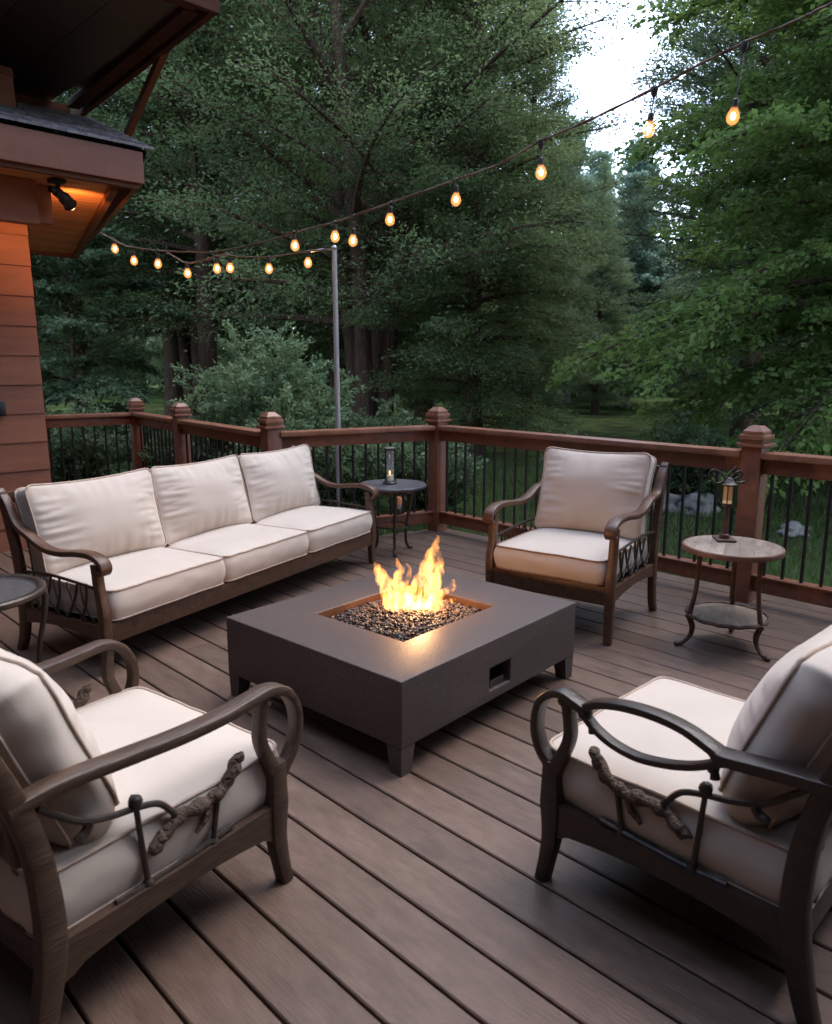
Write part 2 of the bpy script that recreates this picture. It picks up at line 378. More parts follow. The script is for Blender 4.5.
# ------------------------------------------------------------------ railing
def post(root, p, off, h=1.0, wdt=.125, ang=0):
    b = MB(); b.box((p.x, p.y, h/2 - .15), (wdt, wdt, h + .3), rz=ang, bev=.006)
    po = b.build('post', M['rail'], root, off=off)
    c = MB()
    for z0, z1, ww in ((h, h+.022, wdt+.05), (h+.022, h+.042, wdt+.012), (h+.042, h+.075, wdt+.034), (h+.075, h+.098, wdt+.002)):
        c.box((p.x, p.y, (z0+z1)/2+.001), (ww, ww, z1-z0-.002), rz=ang, bev=.0035)
    hw = (wdt-.004)/2
    vs = [Matrix.Rotation(ang, 3, 'Z') @ Vector((x*hw, y*hw, 0)) + Vector((p.x, p.y, h+.098)) for x, y in ((-1,-1),(1,-1),(1,1),(-1,1))]
    vs += [Matrix.Rotation(ang, 3, 'Z') @ Vector((x*.03, y*.03, 0)) + Vector((p.x, p.y, h+.130)) for x, y in ((-1,-1),(1,-1),(1,1),(-1,1))]
    c.add(vs, [(0,1,5,4),(1,2,6,5),(2,3,7,6),(3,0,4,7),(4,5,6,7)])
    c.build('cap', M['railcap'], po, off=off)

def bay(root, a, b, off, wdt=.125, sa=True, sb=True, spacing=.115, top=.97):
    d = (b-a).normalized(); A = a + d*(wdt/2 if sa else 0); B = b - d*(wdt/2 if sb else 0); L = (B-A).length
    v = lambda p, z: (p.x, p.y, z)
    t = MB(); t.beam(v(A, top-.02), v(B, top-.02), .145, .04, bev=.008)
    t.build('cap_rail', M['railcap'], root, off=off)
    t = MB(); t.beam(v(A, top-.089), v(B, top-.089), .04, .095, bev=.005)
    t.build('top_rail', M['rail'], root, off=off)
    t = MB(); t.beam(v(A, .125), v(B, .125), .04, .10, bev=.005); t.beam(v(A, .182), v(B, .182), .088, .012, bev=.003)
    t.build('bottom_rail', M['rail'], root, off=off)
    n = max(1, round(L/spacing)); s0 = L/n
    for i in range(n):
        p = A + d*(s0*(i+.5))
        t = MB(); t.tube([v(p, .187), v(p, top-.136)], .0112, 8)
        t.build('baluster', M['black'], root, off=off)

def rail_run(name, label, pts, posts, loc, ends):
    r = thing(name, label, 'railing', (loc.x, loc.y, 0), group='deck railing runs')
    off = (loc.x, loc.y, 0)
    for i, (a, b) in enumerate(zip(pts[:-1], pts[1:])): bay(r, a, b, off, sa=ends[i][0], sb=ends[i][1])
    for p, ang in posts: post(r, p, off, ang=ang)
    return r
angA = math.atan2((P1-P3).y, (P1-P3).x)
rail_run('deck_railing', 'short red-brown railing with black balusters beside the house wall', [P0, P1], [], P0, [(False, True)])
rail_run('deck_railing', 'red-brown railing of two bays behind the sofa with three capped posts', [P1, P2, P3], [(P1, angA), (P2, angA), (P3, angA)], P2, [(True, True), (True, True)])
rail_run('deck_railing', 'red-brown railing behind the dark side table, ending at the corner post', [P3, P4], [(P4, math.atan2((P4-P5).y, (P4-P5).x))], P4, [(True, True)])
rail_run('deck_railing', 'long red-brown railing behind the rear armchair and wooden side table', [P4, P5, P6], [(P5, math.atan2((P4-P6).y, (P4-P6).x)), (P6, 0)], P5, [(True, True), (True, True)])

# ------------------------------------------------------------------ house
HL = Vector((2.25, 6.6, 0))
house = thing('house', 'red-brown clapboard house with deep overhanging eaves at the left', 'house', HL)
b = MB(); ex = .232; z = -.28; WX0 = -7.0
while z < 3.7:
    z1 = min(z+ex, 3.72); t = random.random()
    b.add([(WX0, 6.585, z), (2.247, 6.585, z), (2.247, 6.599, z1), (WX0, 6.599, z1), (WX0, 6.62, z), (2.247, 6.62, z), (2.247, 6.62, z1), (WX0, 6.62, z1)],
          [(0,1,2,3),(4,5,1,0),(1,5,6,2),(3,2,6,7)], t)
    b.add([(2.262, 6.60, z), (2.262, 9.6, z), (2.249, 9.6, z1), (2.249, 6.60, z1), (2.235, 6.60, z), (2.235, 9.6, z)], [(0,1,2,3),(4,5,1,0)], t)
    z = z1
b.box(((WX0+2.23)/2, 8.1, 1.7), (2.23-WX0-.004, 2.95, 4.0))
b.build('wall', M['siding'], house, off=HL, smooth=False)
# unseen wing left of and behind the viewer, added to block sky light
b = MB(); z = -.28
while z < 6.6:
    z1 = min(z+ex, 6.62); t = random.random()
    b.add([(-1.885, 6.58, z), (-1.885, -2.4, z), (-1.899, -2.4, z1), (-1.899, 6.58, z1), (-1.92, 6.58, z), (-1.92, -2.4, z)], [(1,0,3,2),(0,1,5,4)], t)
    b.add([(-1.885, -2.385, z), (7.5, -2.385, z), (7.5, -2.399, z1), (-1.885, -2.399, z1), (-1.885, -2.42, z), (7.5, -2.42, z)], [(0,1,2,3),(4,5,1,0)], t); z = z1
b.box((-3.5, .8, 3.1), (3.15, 11.5, 6.9)); b.box((2.78, -4.4, 3.1), (9.4, 3.96, 6.9))
b.build('sky_blocker_wall', M['sidingdark'], house, off=HL, smooth=False)
b = MB(); b.add([(-.35, 4.9, 2.95), (-.35, -1.6, 2.95), (-1.88, -1.6, 3.5), (-1.88, 4.9, 3.5), (-.35, 4.9, 3.08), (-.35, -1.6, 3.08), (-1.88, -1.6, 3.63), (-1.88, 4.9, 3.63)], [(0,1,2,3),(7,6,5,4),(0,4,5,1),(1,5,6,2),(0,3,7,4)])
b.add([(-1.88, -.55, 2.95), (-1.88, -2.38, 3.5), (7.5, -2.38, 3.5), (7.5, -.55, 2.95), (-1.88, -.55, 3.08), (-1.88, -2.38, 3.63), (7.5, -2.38, 3.63), (7.5, -.55, 3.08)], [(0,1,2,3),(7,6,5,4),(0,3,7,4),(3,2,6,7)])
b.build('sky_blocker_eave', M['shingle'], house, off=HL, smooth=False)  # unseen low eaves added to darken the near deck and chair sides
# porch roof
pr = MB()
E0, E1 = Vector((2.70, 5.31, 2.985)), Vector((3.38, 7.86, 3.86))
rows = 15
for i in range(rows):
    a, bb = i/rows, (i+1)/rows
    ya, yb = E0.y+(E1.y-E0.y)*a, E0.y+(E1.y-E0.y)*bb; za, zb = E0.z+(E1.z-E0.z)*a, E0.z+(E1.z-E0.z)*bb
    xa, xb = E0.x+(E1.x-E0.x)*a, E0.x+(E1.x-E0.x)*bb
    x = -6.0 + (i % 2)*.15
    while x < xa:
        x2 = min(x+.30, xa); lift = .012+random.uniform(0, .006); dx = xb-xa if x2 >= xa-1e-6 else 0
        pr.add([(x+.003, ya-.012+random.uniform(-.006, .006), za+lift), (x2-.003, ya-.012, za+lift), (x2-.003+dx, yb, zb+.006), (x+.003, yb, zb+.006), (x+.003, ya-.012, za-.004), (x2-.003, ya-.012, za-.004)],
               [(0,1,2,3),(4,5,1,0)], random.random()); x = x2
roof = pr.build('porch_roof', M['shingle'], house, off=HL, smooth=False)
b = MB()
b.add([(-6, 5.33, 2.97), (2.66, 5.33, 2.97), (3.34, 7.86, 3.84), (-6, 7.86, 3.84), (-6, 5.40, 2.75), (2.60, 5.40, 2.75), (3.32, 7.86, 3.70), (-6, 7.86, 3.70)], [(0,3,2,1),(4,5,6,7),(1,2,6,5)])
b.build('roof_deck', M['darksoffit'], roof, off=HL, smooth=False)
b = MB(); b.box(((-6+2.625)/2, 5.345, 2.853), (8.625, .045, .21), bev=.004); b.beam((2.61, 5.37, 2.853), (3.30, 7.9, 2.853), .04, .205, bev=.004)
b.box(((-6+2.60)/2, 5.385, 2.735), (8.6, .05, .03), bev=.003)
b.build('fascia', M['fascia'], roof, off=HL, smooth=False)
b = MB(); n = 34
for i in range(n):
    a, bb = i/n, (i+1)/n; ya, yb = 5.41+(9.10-5.41)*a, 5.41+(9.10-5.41)*bb-.006
    xa, xb = 2.43+(3.57-2.43)*a, 2.43+(3.57-2.43)*bb
    b.add([(-6, ya, 2.745), (xa, ya, 2.745), (xb, yb, 2.745), (-6, yb, 2.745), (-6, ya, 2.765), (xa, ya, 2.765), (xb, yb, 2.765), (-6, yb, 2.765)], [(3,2,1,0),(4,5,6,7),(0,1,5,4),(1,2,6,5),(2,3,7,6)], random.random())
b.build('soffit', M['soffit'], roof, off=HL, smooth=False)
b = MB(); b.beam((2.46, 5.45, 2.742), (3.61, 9.14, 2.742), .05, .09, bev=.004); b.beam((2.3, 9.125, 2.742), (3.6, 9.125, 2.742), .05, .09, bev=.004)
b.build('soffit_trim', M['fascia'], roof, off=HL, smooth=False)
b = MB(); b.box((-2.0, 5.76, 2.598), (8.06, .10, .285), bev=.005); b.box((-1.93, 5.86, 2.612), (8.19, .09, .255), bev=.005)
b.build('beam', M['siding'], house, off=HL, smooth=False)
# upper roof
b = MB(); n = 20
for i in range(n):
    xa, xb = -6+(9.05)*i/n, -6+9.05*(i+1)/n-.006
    s = .19*max(0, (xb-2.9)/.15) if xb > 2.9 else 0
    b.box(((xa+xb)/2, 6.60, 3.99), (xb-xa, 3.0, .02), tint=random.random())
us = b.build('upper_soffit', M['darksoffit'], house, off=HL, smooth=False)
b = MB(); b.beam((-6, 5.085, 4.01), (3.13, 5.085, 4.01), .05, .22, bev=.004); b.beam((3.10, 5.11, 4.01), (3.33, 8.10, 4.01), .05, .22, bev=.004)
b.beam((-6, 5.17, 3.955), (3.02, 5.17, 3.955), .11, .05); b.beam((3.02, 5.24, 3.955), (3.215, 7.90, 3.955), .11, .05)
b.beam((-6, 5.06, 4.135), (3.16, 5.06, 4.135), .08, .03)
b.build('upper_fascia', M['darkfascia'], us, off=HL, smooth=False)
b = MB(); b.add([(-6, 5.06, 4.12), (3.13, 5.06, 4.12), (3.33, 7.85, 4.12), (-6, 7.85, 4.12), (-6, 5.06, 4.16), (3.13, 5.06, 4.16), (1.5, 7.85, 5.6), (-6, 7.85, 5.6)], [(3,2,1,0),(4,5,6,7),(0,1,5,4),(1,2,6,5),(2,3,7,6)])
b.build('upper_roof', M['shingle'], house, off=HL, smooth=False)
b = MB(); b.box((-1.62, 8.0, 3.37), (9.64, .14, 1.18))
b.build('upper_wall', M['siding'], house, off=HL, smooth=False)
b = MB(); b.beam((3.185, 5.90, 3.975), (3.60, 9.12, 2.76), .055, .065, bev=.004)
b.build('brace', M['fascia'], house, off=HL, smooth=False)
# unseen roof of the added wing, also blocking sky light
b = MB(); b.add([(-1.1, 5.0, 6.45), (-1.1, -1.7, 6.45), (-3.6, -3.6, 7.9), (-3.6, 5.0, 7.9), (-1.1, 5.0, 6.65), (-1.1, -1.7, 6.65), (-3.6, -3.6, 8.1), (-3.6, 5.0, 8.1), (7.9, -1.7, 6.45), (7.9, -3.6, 7.9), (7.9, -1.7, 6.65), (7.9, -3.6, 8.1)], [(0,1,2,3),(7,6,5,4),(0,4,5,1),(0,3,7,4),(1,8,9,2),(6,11,10,5),(1,5,10,8),(8,10,11,9)])
b.build('sky_blocker_roof', M['shingle'], house, off=HL, smooth=False)

# outlet box on the wall, flood lamp under the eave
b = MB(); b.box((0, -.02, 0), (.075, .04, .115), bev=.006); b.box((0, -.044, 0), (.06, .012, .095), bev=.004)
o = b.build('outlet_box', M['black']); o.location = (1.905, 6.585, 1.16); tag(o, 'small black outlet box on the clapboard house wall', 'outlet box')
fl = thing('flood_lamp', 'dark flood lamp fixed under the porch eave above the house wall', 'lamp', (2.12, 5.58, 2.728)); fl.scale = (.8, .8, .8)
b = MB(); b.box((0, 0, 0), (.12, .12, .03), bev=.008); b.tube([(0, 0, -.01), (.01, .0, -.05)], .02); b.build('bracket', M['black'], fl)
b = MB(); b.tube(spline([(-.06, 0, -.07), (-.01, .02, -.075), (.07, .06, -.11), (.14, .11, -.155)]), [.03]*6+[.042]*6+[.052]*6+[.062], 14); b.build('lamp_head', M['black'], fl)
b = MB(); b.ball((.15, .118, -.163), .034, 2); b.build('lit_lens', emit('lamp_lens', (1, .6, .3), 5), fl)
spl = bpy.data.lights.new('flood_light', 'SPOT'); spl.energy = 32; spl.color = (1, .44, .15); spl.spot_size = R(125); spl.spot_blend = .8; spl.shadow_soft_size = .03
spo = link(bpy.data.objects.new('flood_light', spl)); spo.location = (2.29, 5.72, 2.56)
spo.rotation_euler = (Vector((2.29, 5.72, 2.56)) - Vector((2.75, 7.5, 2.76))).to_track_quat('Z', 'Y').to_euler()

# ------------------------------------------------------------------ cushions
def cushion(parent, name, size, center, tilt=0, kind='seat', seed=0, pip=None, rz=0):
    w, d, h = size
    n = 26 if kind == 'seat' else 34
    bm = bmesh.new(); bmesh.ops.create_cube(bm, size=2); bmesh.ops.subdivide_edges(bm, edges=list(bm.edges), cuts=n, use_grid_fill=True)
    half = Vector((w/2, d/2, h/2)); r = min(half)*(.62 if kind == 'seat' else .8)
    def deform(p):
        # p in the cube -1..1 ; thickness axis: z for a seat, y for a back
        q = Vector((p.x*half.x, p.y*half.y, p.z*half.z))
        if kind == 'seat':
            rc = .05
            inner = Vector([max(-half[i]+rc, min(half[i]-rc, q[i])) for i in range(2)] + [0]); 
            dv = Vector((q.x-inner.x, q.y-inner.y, 0))
            if dv.length > rc: dv = dv.normalized()*rc
            x, y = inner.x+dv.x, inner.y+dv.y
            rz_ = .022; iz = max(-half.z+rz_, min(half.z-rz_, q.z))
            zz = q.z
            u, v = p.x, p.y
            crown = (1-abs(u)**2.6)*(1-abs(v)**2.6)
            edge = min(1-abs(u), 1-abs(v))
            bulge = .016*(1-p.z**2)
            x += bulge*(p.x**5); y += bulge*(p.y**5)
            if p.z > 0: zz += .030*crown*p.z - .006*(1-min(1, edge*6))*p.z
            else: zz += -.004*crown*abs(p.z)
            zz += .004*mnoise.noise(Vector((x*5+seed*3.3, y*5, p.z)))
            nz = mnoise.noise(Vector((x*9+seed, y*9, zz*16+seed)))
            if abs(p.z) < .95: x += .004*nz*(abs(p.x) > .99); y += .004*nz*(abs(p.y) > .99)
            # shallow tucks along the front lip
            zz += .0035*math.sin(x*46+seed*2)*mnoise.noise(Vector((x*3.1, seed*1.7, 0)))*max(0, abs(v)-.55)*2*max(0, p.z)
            return Vector((x, y, zz))
        else:
            u, v, tt = p.x, p.z, p.y
            rc = .055 if kind == 'back' else .09
            inner = Vector((max(-half.x+rc, min(half.x-rc, q.x)), max(-half.z+rc, min(half.z-rc, q.z))))
            dv = Vector((q.x, q.z)) - inner
            if dv.length > rc: dv = dv.normalized()*rc
            x, z = inner.x+dv.x, inner.y+dv.y
            cu, cv = (1-abs(u)**2.3), (1-abs(v)**2.3)
            puff = (max(cu, 0)**.62)*(max(cv, 0)**.62)
            edge_t = .36 if kind == 'back' else .46
            y = tt*half.y*(edge_t + (1-edge_t)*1.15*puff)
            x -= .016*u*(1-v*v)*1.0; z -= .02*v*(1-u*u)
            # soft sag: belly pushed forward and down
            wu = max(0, (abs(u)-.35)/.65); wv = max(0, (abs(v)-.35)/.65)
            s1 = mnoise.noise(Vector((x*3.0, z*23+seed*5.1, tt))); s2 = mnoise.noise(Vector((x*21+seed*3.7, z*3.0, tt)))
            s3 = mnoise.noise(Vector((x*6+seed, z*6, seed*2.2+tt)))
            ed = 1-max(abs(u), abs(v))**16
            amp = (.8 if kind == 'loose' else 1.35)*ed*.013*(1-abs(s1))**3*wu*(1-.65*wv) + (.8 if kind == 'loose' else 1.35)*ed*.008*(1-abs(s2))**3*wv*(1-.5*wu)
            if abs(tt) > .5: y += math.copysign(1, tt)*(-amp*1.5*min(1, puff*3+.06) + (.004 if kind == 'loose' else .009)*s3*min(1, puff*2))
            y += .012*(mnoise.noise(Vector((x*2.2+seed*7, z*2.2, 0)))) * (1 if abs(tt) > .3 else .8)
            y += .02*u*u*(.5+.5*v)*(.6)
            if kind == 'loose':
                gb = .032*(1-tt*tt)+.005*mnoise.noise(Vector((u*1.5, v*2.5+seed, tt)))*(1-tt*tt)
                x += gb*math.copysign(abs(u)**9, u); z += gb*math.copysign(abs(v)**9, v)
                y -= .030*max(0, -v)*puff*(1 if tt > 0 else .3)*-1
            return Vector((x, y, z))
    T = Matrix.Translation(center) @ Matrix.Rotation(rz, 4, 'Z') @ Matrix.Rotation(tilt, 4, 'X')
    for vtx in bm.verts: vtx.co = T @ deform(vtx.co)
    bmesh.ops.recalc_face_normals(bm, faces=list(bm.faces))
    me = bpy.data.meshes.new(name); bm.to_mesh(me); bm.free(); me.materials.append(M['fabric'])
    me.polygons.foreach_set('use_smooth', [True]*len(me.polygons))
    o = link(bpy.data.objects.new(name, me)); o.parent = parent
    md = o.modifiers.new('sub', 'SUBSURF'); md.levels = 1; md.render_levels = 1
    pb = MB()
    for s in (1, -1):
        path = []; m = 40; c = .93
        loop = [(-1, -c), (-1, c), (-c, 1), (c, 1), (1, c), (1, -c), (c, -1), (-c, -1)]
        for i in range(8):
            a, bb = loop[i], loop[(i+1) % 8]; kk = m if i % 2 == 0 else 6
            for j in range(kk):
                t = j/kk; path.append((a[0]+(bb[0]-a[0])*t, a[1]+(bb[1]-a[1])*t))
        path.append(path[0])
        if kind == 'seat':
            pts = [T @ (deform(Vector((x, y, s*.97)))+Vector((.002*x, .002*y, s*.001))) for x, y in path]
        else:
            pts = [T @ (deform(Vector((x, s*.97, y)))+Vector((.003*x, s*.002, .003*y))) for x, y in path]
        pb.tube(pts, .0050, 6, caps=False)
    pb.build('piping', pip or M['piping'], o)
    return o

# ------------------------------------------------------------------ seating
def yz(x, pts): return [(x, y, z) for y, z in pts]

def twig_panel(root, x, mats, sgn):
    """the branch ornament between seat rail and arm on one side"""
    b = MB()
    tw = spline(yz(x, [(-.058, .335), (-.02, .362), (.035, .388), (.11, .384), (.17, .400), (.205, .440), (.222, .468)]), 7)
    rr = [(.0165+.0022*math.sin(i*1.1)+.004*max(0, math.sin(i*.42))**4)*(.82 if i < 3 or i > len(tw)-3 else 1.0) for i in range(len(tw))]
    tw = [Vector(p)+Vector((.003*math.sin(i*.8), .002*math.cos(i*1.1), .002*math.sin(i*1.4))) for i, p in enumerate(tw)]
    b.tube(tw, rr, 9)
    for i in (5, 24): b.ball(tw[i]+Vector((sgn*.010, 0, .006)), .012, 2, rough=.3, seed=i)
    b.tube([(x, .12, .388), (x+sgn*.008, .10, .345), (x+sgn*.004, .07, .318)], [.010, .009, .006], 7)
    b.build('twig', M['bark_twig'], root)
    b = MB()
    b.tube([(x, -.072, .255), (x, -.082, .37), (x, -.090, .478)], .0075, 8); b.ball((x, -.090, .488), .017, 2, rough=.25, seed=3)
    b.tube([(x, .126, .27), (x, .137, .33), (x, .147, .385)], .0075, 8)
    b.tube(spline(yz(x, [(.022, .385), (.004, .415), (-.03, .452), (-.085, .470), (-.15, .482), (-.22, .505), (-.275, .548), (-.315, .585)]), 5), .0085, 8)
    b.tube(spline(yz(x, [(-.205, .50), (-.215, .478), (-.24, .466)]), 4), [.012]*8+[.009], 7)
    for y in (-.072, .126): b.lathe([(.016, .250), (.016, .262), (.009, .272)], (x, y, .0), 10)
    b.tube(spline(yz(x, [(.19, .275), (.12, .268), (.04, .262), (-.06, .258), (-.16, .262)]), 4), .008, 7)
    b.build('twig_bracket', mats, root)

def loop_chair(name, label, loc, rz, wood, arms=(1, -1), lens=(), seed=0, group=None):
    t = thing(name, label, 'armchair', (*loc, 0), rz, group)
    hw = .37
    for s in (1, -1):
        x = s*hw
        lg = [(.372, 0), (.358, .07), (.345, .16), (.348, .26), (.350, .335), (.352, .39)]
        pts = spline(yz(x, lg), 5)
        b = MB(); b.strap(pts, lerp_list([.046, .046, .05, .055, .05, .045], len(pts)), lerp_list([.042, .046, .055, .066, .058, .05], len(pts)))
        if s in arms:
            up = spline(yz(x, [(.345, .36), (.318, .42), (.298, .48), (.302, .54), (.315, .598)]), 5)
            b.strap(up, .040, lerp_list([.05, .036, .032, .030, .030], len(up)))
            b.ball((x, .318, .580), .023, 2, (1, 1, .7))
        b.build('front_leg', wood, t)
        pts = spline(yz(x, [(-.375, 0), (-.345, .10), (-.318, .24), (-.315, .36), (-.330, .50), (-.365, .63), (-.42, .78), (-.46, .90)]), 5)
        b = MB(); b.strap(pts, .048, lerp_list([.045, .055, .065, .062, .055, .052, .045, .035], len(pts))); b.build('rear_leg', wood, t)
        # side rail with arched lower edge
        b = MB(); n = 22; vs = []; fs = []
        for i in range(n+1):
            y = -.312+.655*i/n; k = 2*i/n-1
            zb = .170 + .030*(1-k*k) - .012*(abs(k) > .9); zt = .258 + .010*max(0, k)
            for xx in (x-.016, x+.016): vs += [(xx, y, zb), (xx, y, zt)]
        for i in range(n):
            a = i*4; c = a+4
            fs += [(a, a+1, c+1, c), (a+2, c+2, c+3, a+3), (a+1, a+3, c+3, c+1), (a, c, c+2, a+2)]
        fs += [(0, 2, 3, 1), (n*4, n*4+1, n*4+3, n*4+2)]
        b.add(vs, fs); b.build('side_rail', wood, t, ang=30)
        if s in arms:
            b = MB(); lo = s in lens
            if not lo:
                path = [(-.372, .622), (-.25, .632), (-.10, .622), (.05, .612), (.18, .612), (.28, .622), (.345, .625), (.40, .602), (.437, .548), (.445, .480), (.425, .420), (.388, .372), (.362, .335)]
                pts = spline(yz(x, path), 6)
                b.strap(pts, lerp_list([.050, .056, .058, .058, .058, .056, .055, .052, .048, .044, .042, .040, .034], len(pts)), lerp_list([.030]*8+[.026, .026, .030, .034, .034], len(pts)))
            else:
                pts = spline(yz(x, [(-.375, .622), (-.25, .613), (-.125, .600), (-.09, .612), (-.02, .636), (.06, .645), (.15, .639), (.22, .621), (.262, .597)]), 6)
                b.strap(pts, lerp_list([.055, .062, .062, .05, .045, .045, .045, .045, .04], len(pts)), lerp_list([.032, .032, .030, .022, .022, .022, .022, .022, .022], len(pts)))
                pts = spline(yz(x, [(.262, .575), (.225, .545), (.17, .522), (.10, .513), (.02, .525), (-.05, .548), (-.10, .575), (-.14, .594)]), 6)
                b.strap(pts, .034, .018)
                pts = spline(yz(x, [(.255, .588), (.29, .602), (.335, .615), (.375, .600), (.408, .560), (.418, .490), (.402, .430), (.370, .388), (.352, .345)]), 6)
                b.strap(pts, lerp_list([.046, .05, .05, .05, .048, .046, .044, .042, .036], len(pts)), lerp_list([.03, .026, .024, .024, .024, .026, .03, .034, .034], len(pts)))
                b.ball((x, .262, .580), .022, 2); b.ball((x-.0, -.095, .560), .016, 2); b.tube([(x, -.098, .56), (x, -.102, .535)], [.010, .013], 8)
                b.tube([(x, .24, .555), (x, .235, .53)], [.010, .013], 8)
            ob = b.build('arm', wood, t)
            ob.location = (0, -.055, -.035) if (not lo and s < 0) else (0, -.008, -.012)
            twig_panel(t, x, M['bronze'], s)
    b = MB(); b.box((0, .335, .214), (2*hw-.05, .032, .086), bev=.006); b.build('front_rail', wood, t)
    b = MB(); b.box((0, -.318, .214), (2*hw-.05, .032, .086), bev=.006); b.box((0, -.445, .865), (2*hw-.045, .028, .07), bev=.008)
    for i in range(6):
        xx = -.27+.108*i; b.strap(spline(yz(xx, [(-.325, .25), (-.328, .45), (-.37, .65), (-.435, .85)]), 4), .03, .014)
    b.build('back_frame', wood, t)
    b = MB(); b.box((0, .01, .232), (2*hw-.07, .62, .02)); b.build('seat_base', M['black'], t, smooth=False)
    cushion(t, 'seat_cushion', (.70, .72, .165), (0, .035, .335), 0, 'seat', seed)
    cushion(t, 'back_cushion', (.66, .285, .455), (0, -.245, .625), R(23), 'loose', seed+1)
    return t

loop_chair('armchair', 'cream cushioned armchair in left foreground with brown looped arms on both sides', (.70, 1.985), -81.2, M['woodlight'], seed=1, group='armchairs around the fire table')
loop_chair('armchair', 'cream cushioned armchair in right foreground with dark eye-shaped open arm', (2.044, .766), 0, M['wooddark'], arms=(-1,), lens=(-1,), seed=4, group='armchairs around the fire table')

def scroll_seat(name, label, cat, loc, rz, hw, fy, ry, sz0, sz1, arm_z, ncush, backtop, seed, wood, group=None, armlow=0.0, pip=None):
    t = thing(name, label, cat, (*loc, 0), rz, group)
    for s in (1, -1):
        x = s*hw
        pts = spline(yz(x, [(fy, 0), (fy-.006, .10), (fy-.004, sz0-.04), (fy, sz0+.06), (fy-.02, sz1+.02), (fy-.03, arm_z-.03)]), 5)
        b = MB(); b.strap(pts, lerp_list([.044, .05, .056, .054, .048, .046], len(pts)), lerp_list([.042, .048, .056, .052, .046, .05], len(pts))); b.build('front_leg', wood, t)
        pts = spline(yz(x, [(ry-.02, 0), (ry+.02, .10), (ry+.04, sz0), (ry+.03, .48), (ry-.01, .68), (ry-.06, backtop)]), 5)
        b = MB(); b.strap(pts, .046, lerp_list([.042, .054, .062, .055, .05, .042], len(pts))); b.build('rear_leg', wood, t)
        d = fy-ry
        path = [(ry-.075, backtop+.012), (ry-.02, backtop-.05), (ry+.07*d, backtop-.155), (ry+.22*d, arm_z+.055), (ry+.40*d, arm_z+.005), (ry+.58*d, arm_z-.004), (ry+.76*d, arm_z+.010), (ry+.92*d, arm_z+.012), (fy+.015, arm_z-.010), (fy+.038, arm_z-.042), (fy+.026, arm_z-.070), (fy+.006, arm_z-.066)]
        pts = spline(yz(x, path), 6)
        b = MB(); b.strap(pts, lerp_list([.042, .05, .055, .058, .058, .058, .06, .064, .066, .066, .064, .06], len(pts)), lerp_list([.03]*9+[.024, .02, .016], len(pts))); b.build('arm', wood, t)
        b = MB(); n = 22; vs = []; fs = []
        for i in range(n+1):
            y = ry+.03+(fy-ry-.04)*i/n; kk = 2*i/n-1
            zb = sz0-.095+.035*(1-kk*kk); zt = sz0-.008
            for xx in (x-.015, x+.015): vs += [(xx, y, zb), (xx, y, zt)]
        for i in range(n):
            a = i*4; c = a+4
            fs += [(a, a+1, c+1, c), (a+2, c+2, c+3, a+3), (a+1, a+3, c+3, c+1), (a, c, c+2, a+2)]
        fs += [(0, 2, 3, 1), (n*4, n*4+1, n*4+3, n*4+2)]
        b.add(vs, fs); b.build('side_rail', wood, t, ang=30)
        # crossing twigs under the arm
        b = MB(); yy = [ry+.10+.085*i for i in range(6)]
        for i in range(5):
            y0 = ry+.09+i*(d-.16)/5; y1 = y0+(d-.16)/5*(.9 if i % 2 else .55)
            b.tube(spline(yz(x, [(y0, sz0), (y0*.6+y1*.4+.02, sz0+.09), (y1, min(arm_z-.02, sz0+.19))]), 4), .007, 6)
            b.tube(spline(yz(x, [(y1+.04, sz0), (y0*.5+y1*.5, sz0+.08), (y0+.01, min(arm_z-.02, sz0+.18))]), 4), .006, 6)
        b.tube(spline(yz(x, [(ry+.06, sz0+.185), (ry+d*.4, sz0+.20), (fy-.03, sz0+.175)]), 6), .008, 6)
        b.build('twig_lattice', M['bronze'], t)
    b = MB(); b.box((0, fy-.004, sz0-.052), (2*hw-.05, .034, .105), bev=.006); b.build('front_rail', wood, t)
    b = MB(); b.box((0, ry+.035, sz0-.05), (2*hw-.05, .03, .085), bev=.006); b.box((0, ry-.055, backtop-.03), (2*hw-.045, .028, .06), bev=.008)
    ns = max(6, int(hw*2/.12))
    for i in range(ns):
        xx = -hw+.08+(2*hw-.16)*i/(ns-1); b.strap(spline(yz(xx, [(ry+.035, sz0), (ry+.03, .48), (ry-.015, .68), (ry-.055, backtop-.04)]), 4), .028, .014)
    b.build('back_frame', wood, t)
    b = MB(); b.box((0, (fy+ry)/2+.02, sz0-.03), (2*hw-.07, fy-ry-.06, .02)); b.build('seat_base', M['black'], t, smooth=False)
    cw = (2*hw-.06)/ncush
    for i in range(ncush):
        xc = -hw+.03+cw*(i+.5)
        cushion(t, 'seat_cushion', (cw-.008, fy-ry-.01, sz1-sz0-.004), (xc, (fy+ry)/2+.030, (sz0+sz1)/2+.008), 0, 'seat', seed+i, pip)
        bh = backtop-sz1+(.05 if ncush > 1 else .095)
        cushion(t, 'back_cushion', (cw+(.012 if ncush > 1 else .01), .26, bh), (xc, ry+.112, sz1+bh/2-.012), R(15), 'back', seed+10+i, None, rz=R(random.uniform(-2, 2)))
    return t

scroll_seat('sofa', 'long cream three-cushion sofa with brown scroll arms along the left railing', 'sofa', (2.466, 4.191), -164.2, 1.21, .335, -.335, .255, .415, .585, 3, .85, 20, M['wood'])
scroll_seat('armchair', 'cream cushioned armchair at the rear with curved scroll arms, facing the fire', 'armchair', (3.781, 2.428), 99.2, .37, .365, -.365, .325, .465, .672, 1, .90, 40, M['wood'], 'armchairs around the fire table', pip=M['piping_dark'])

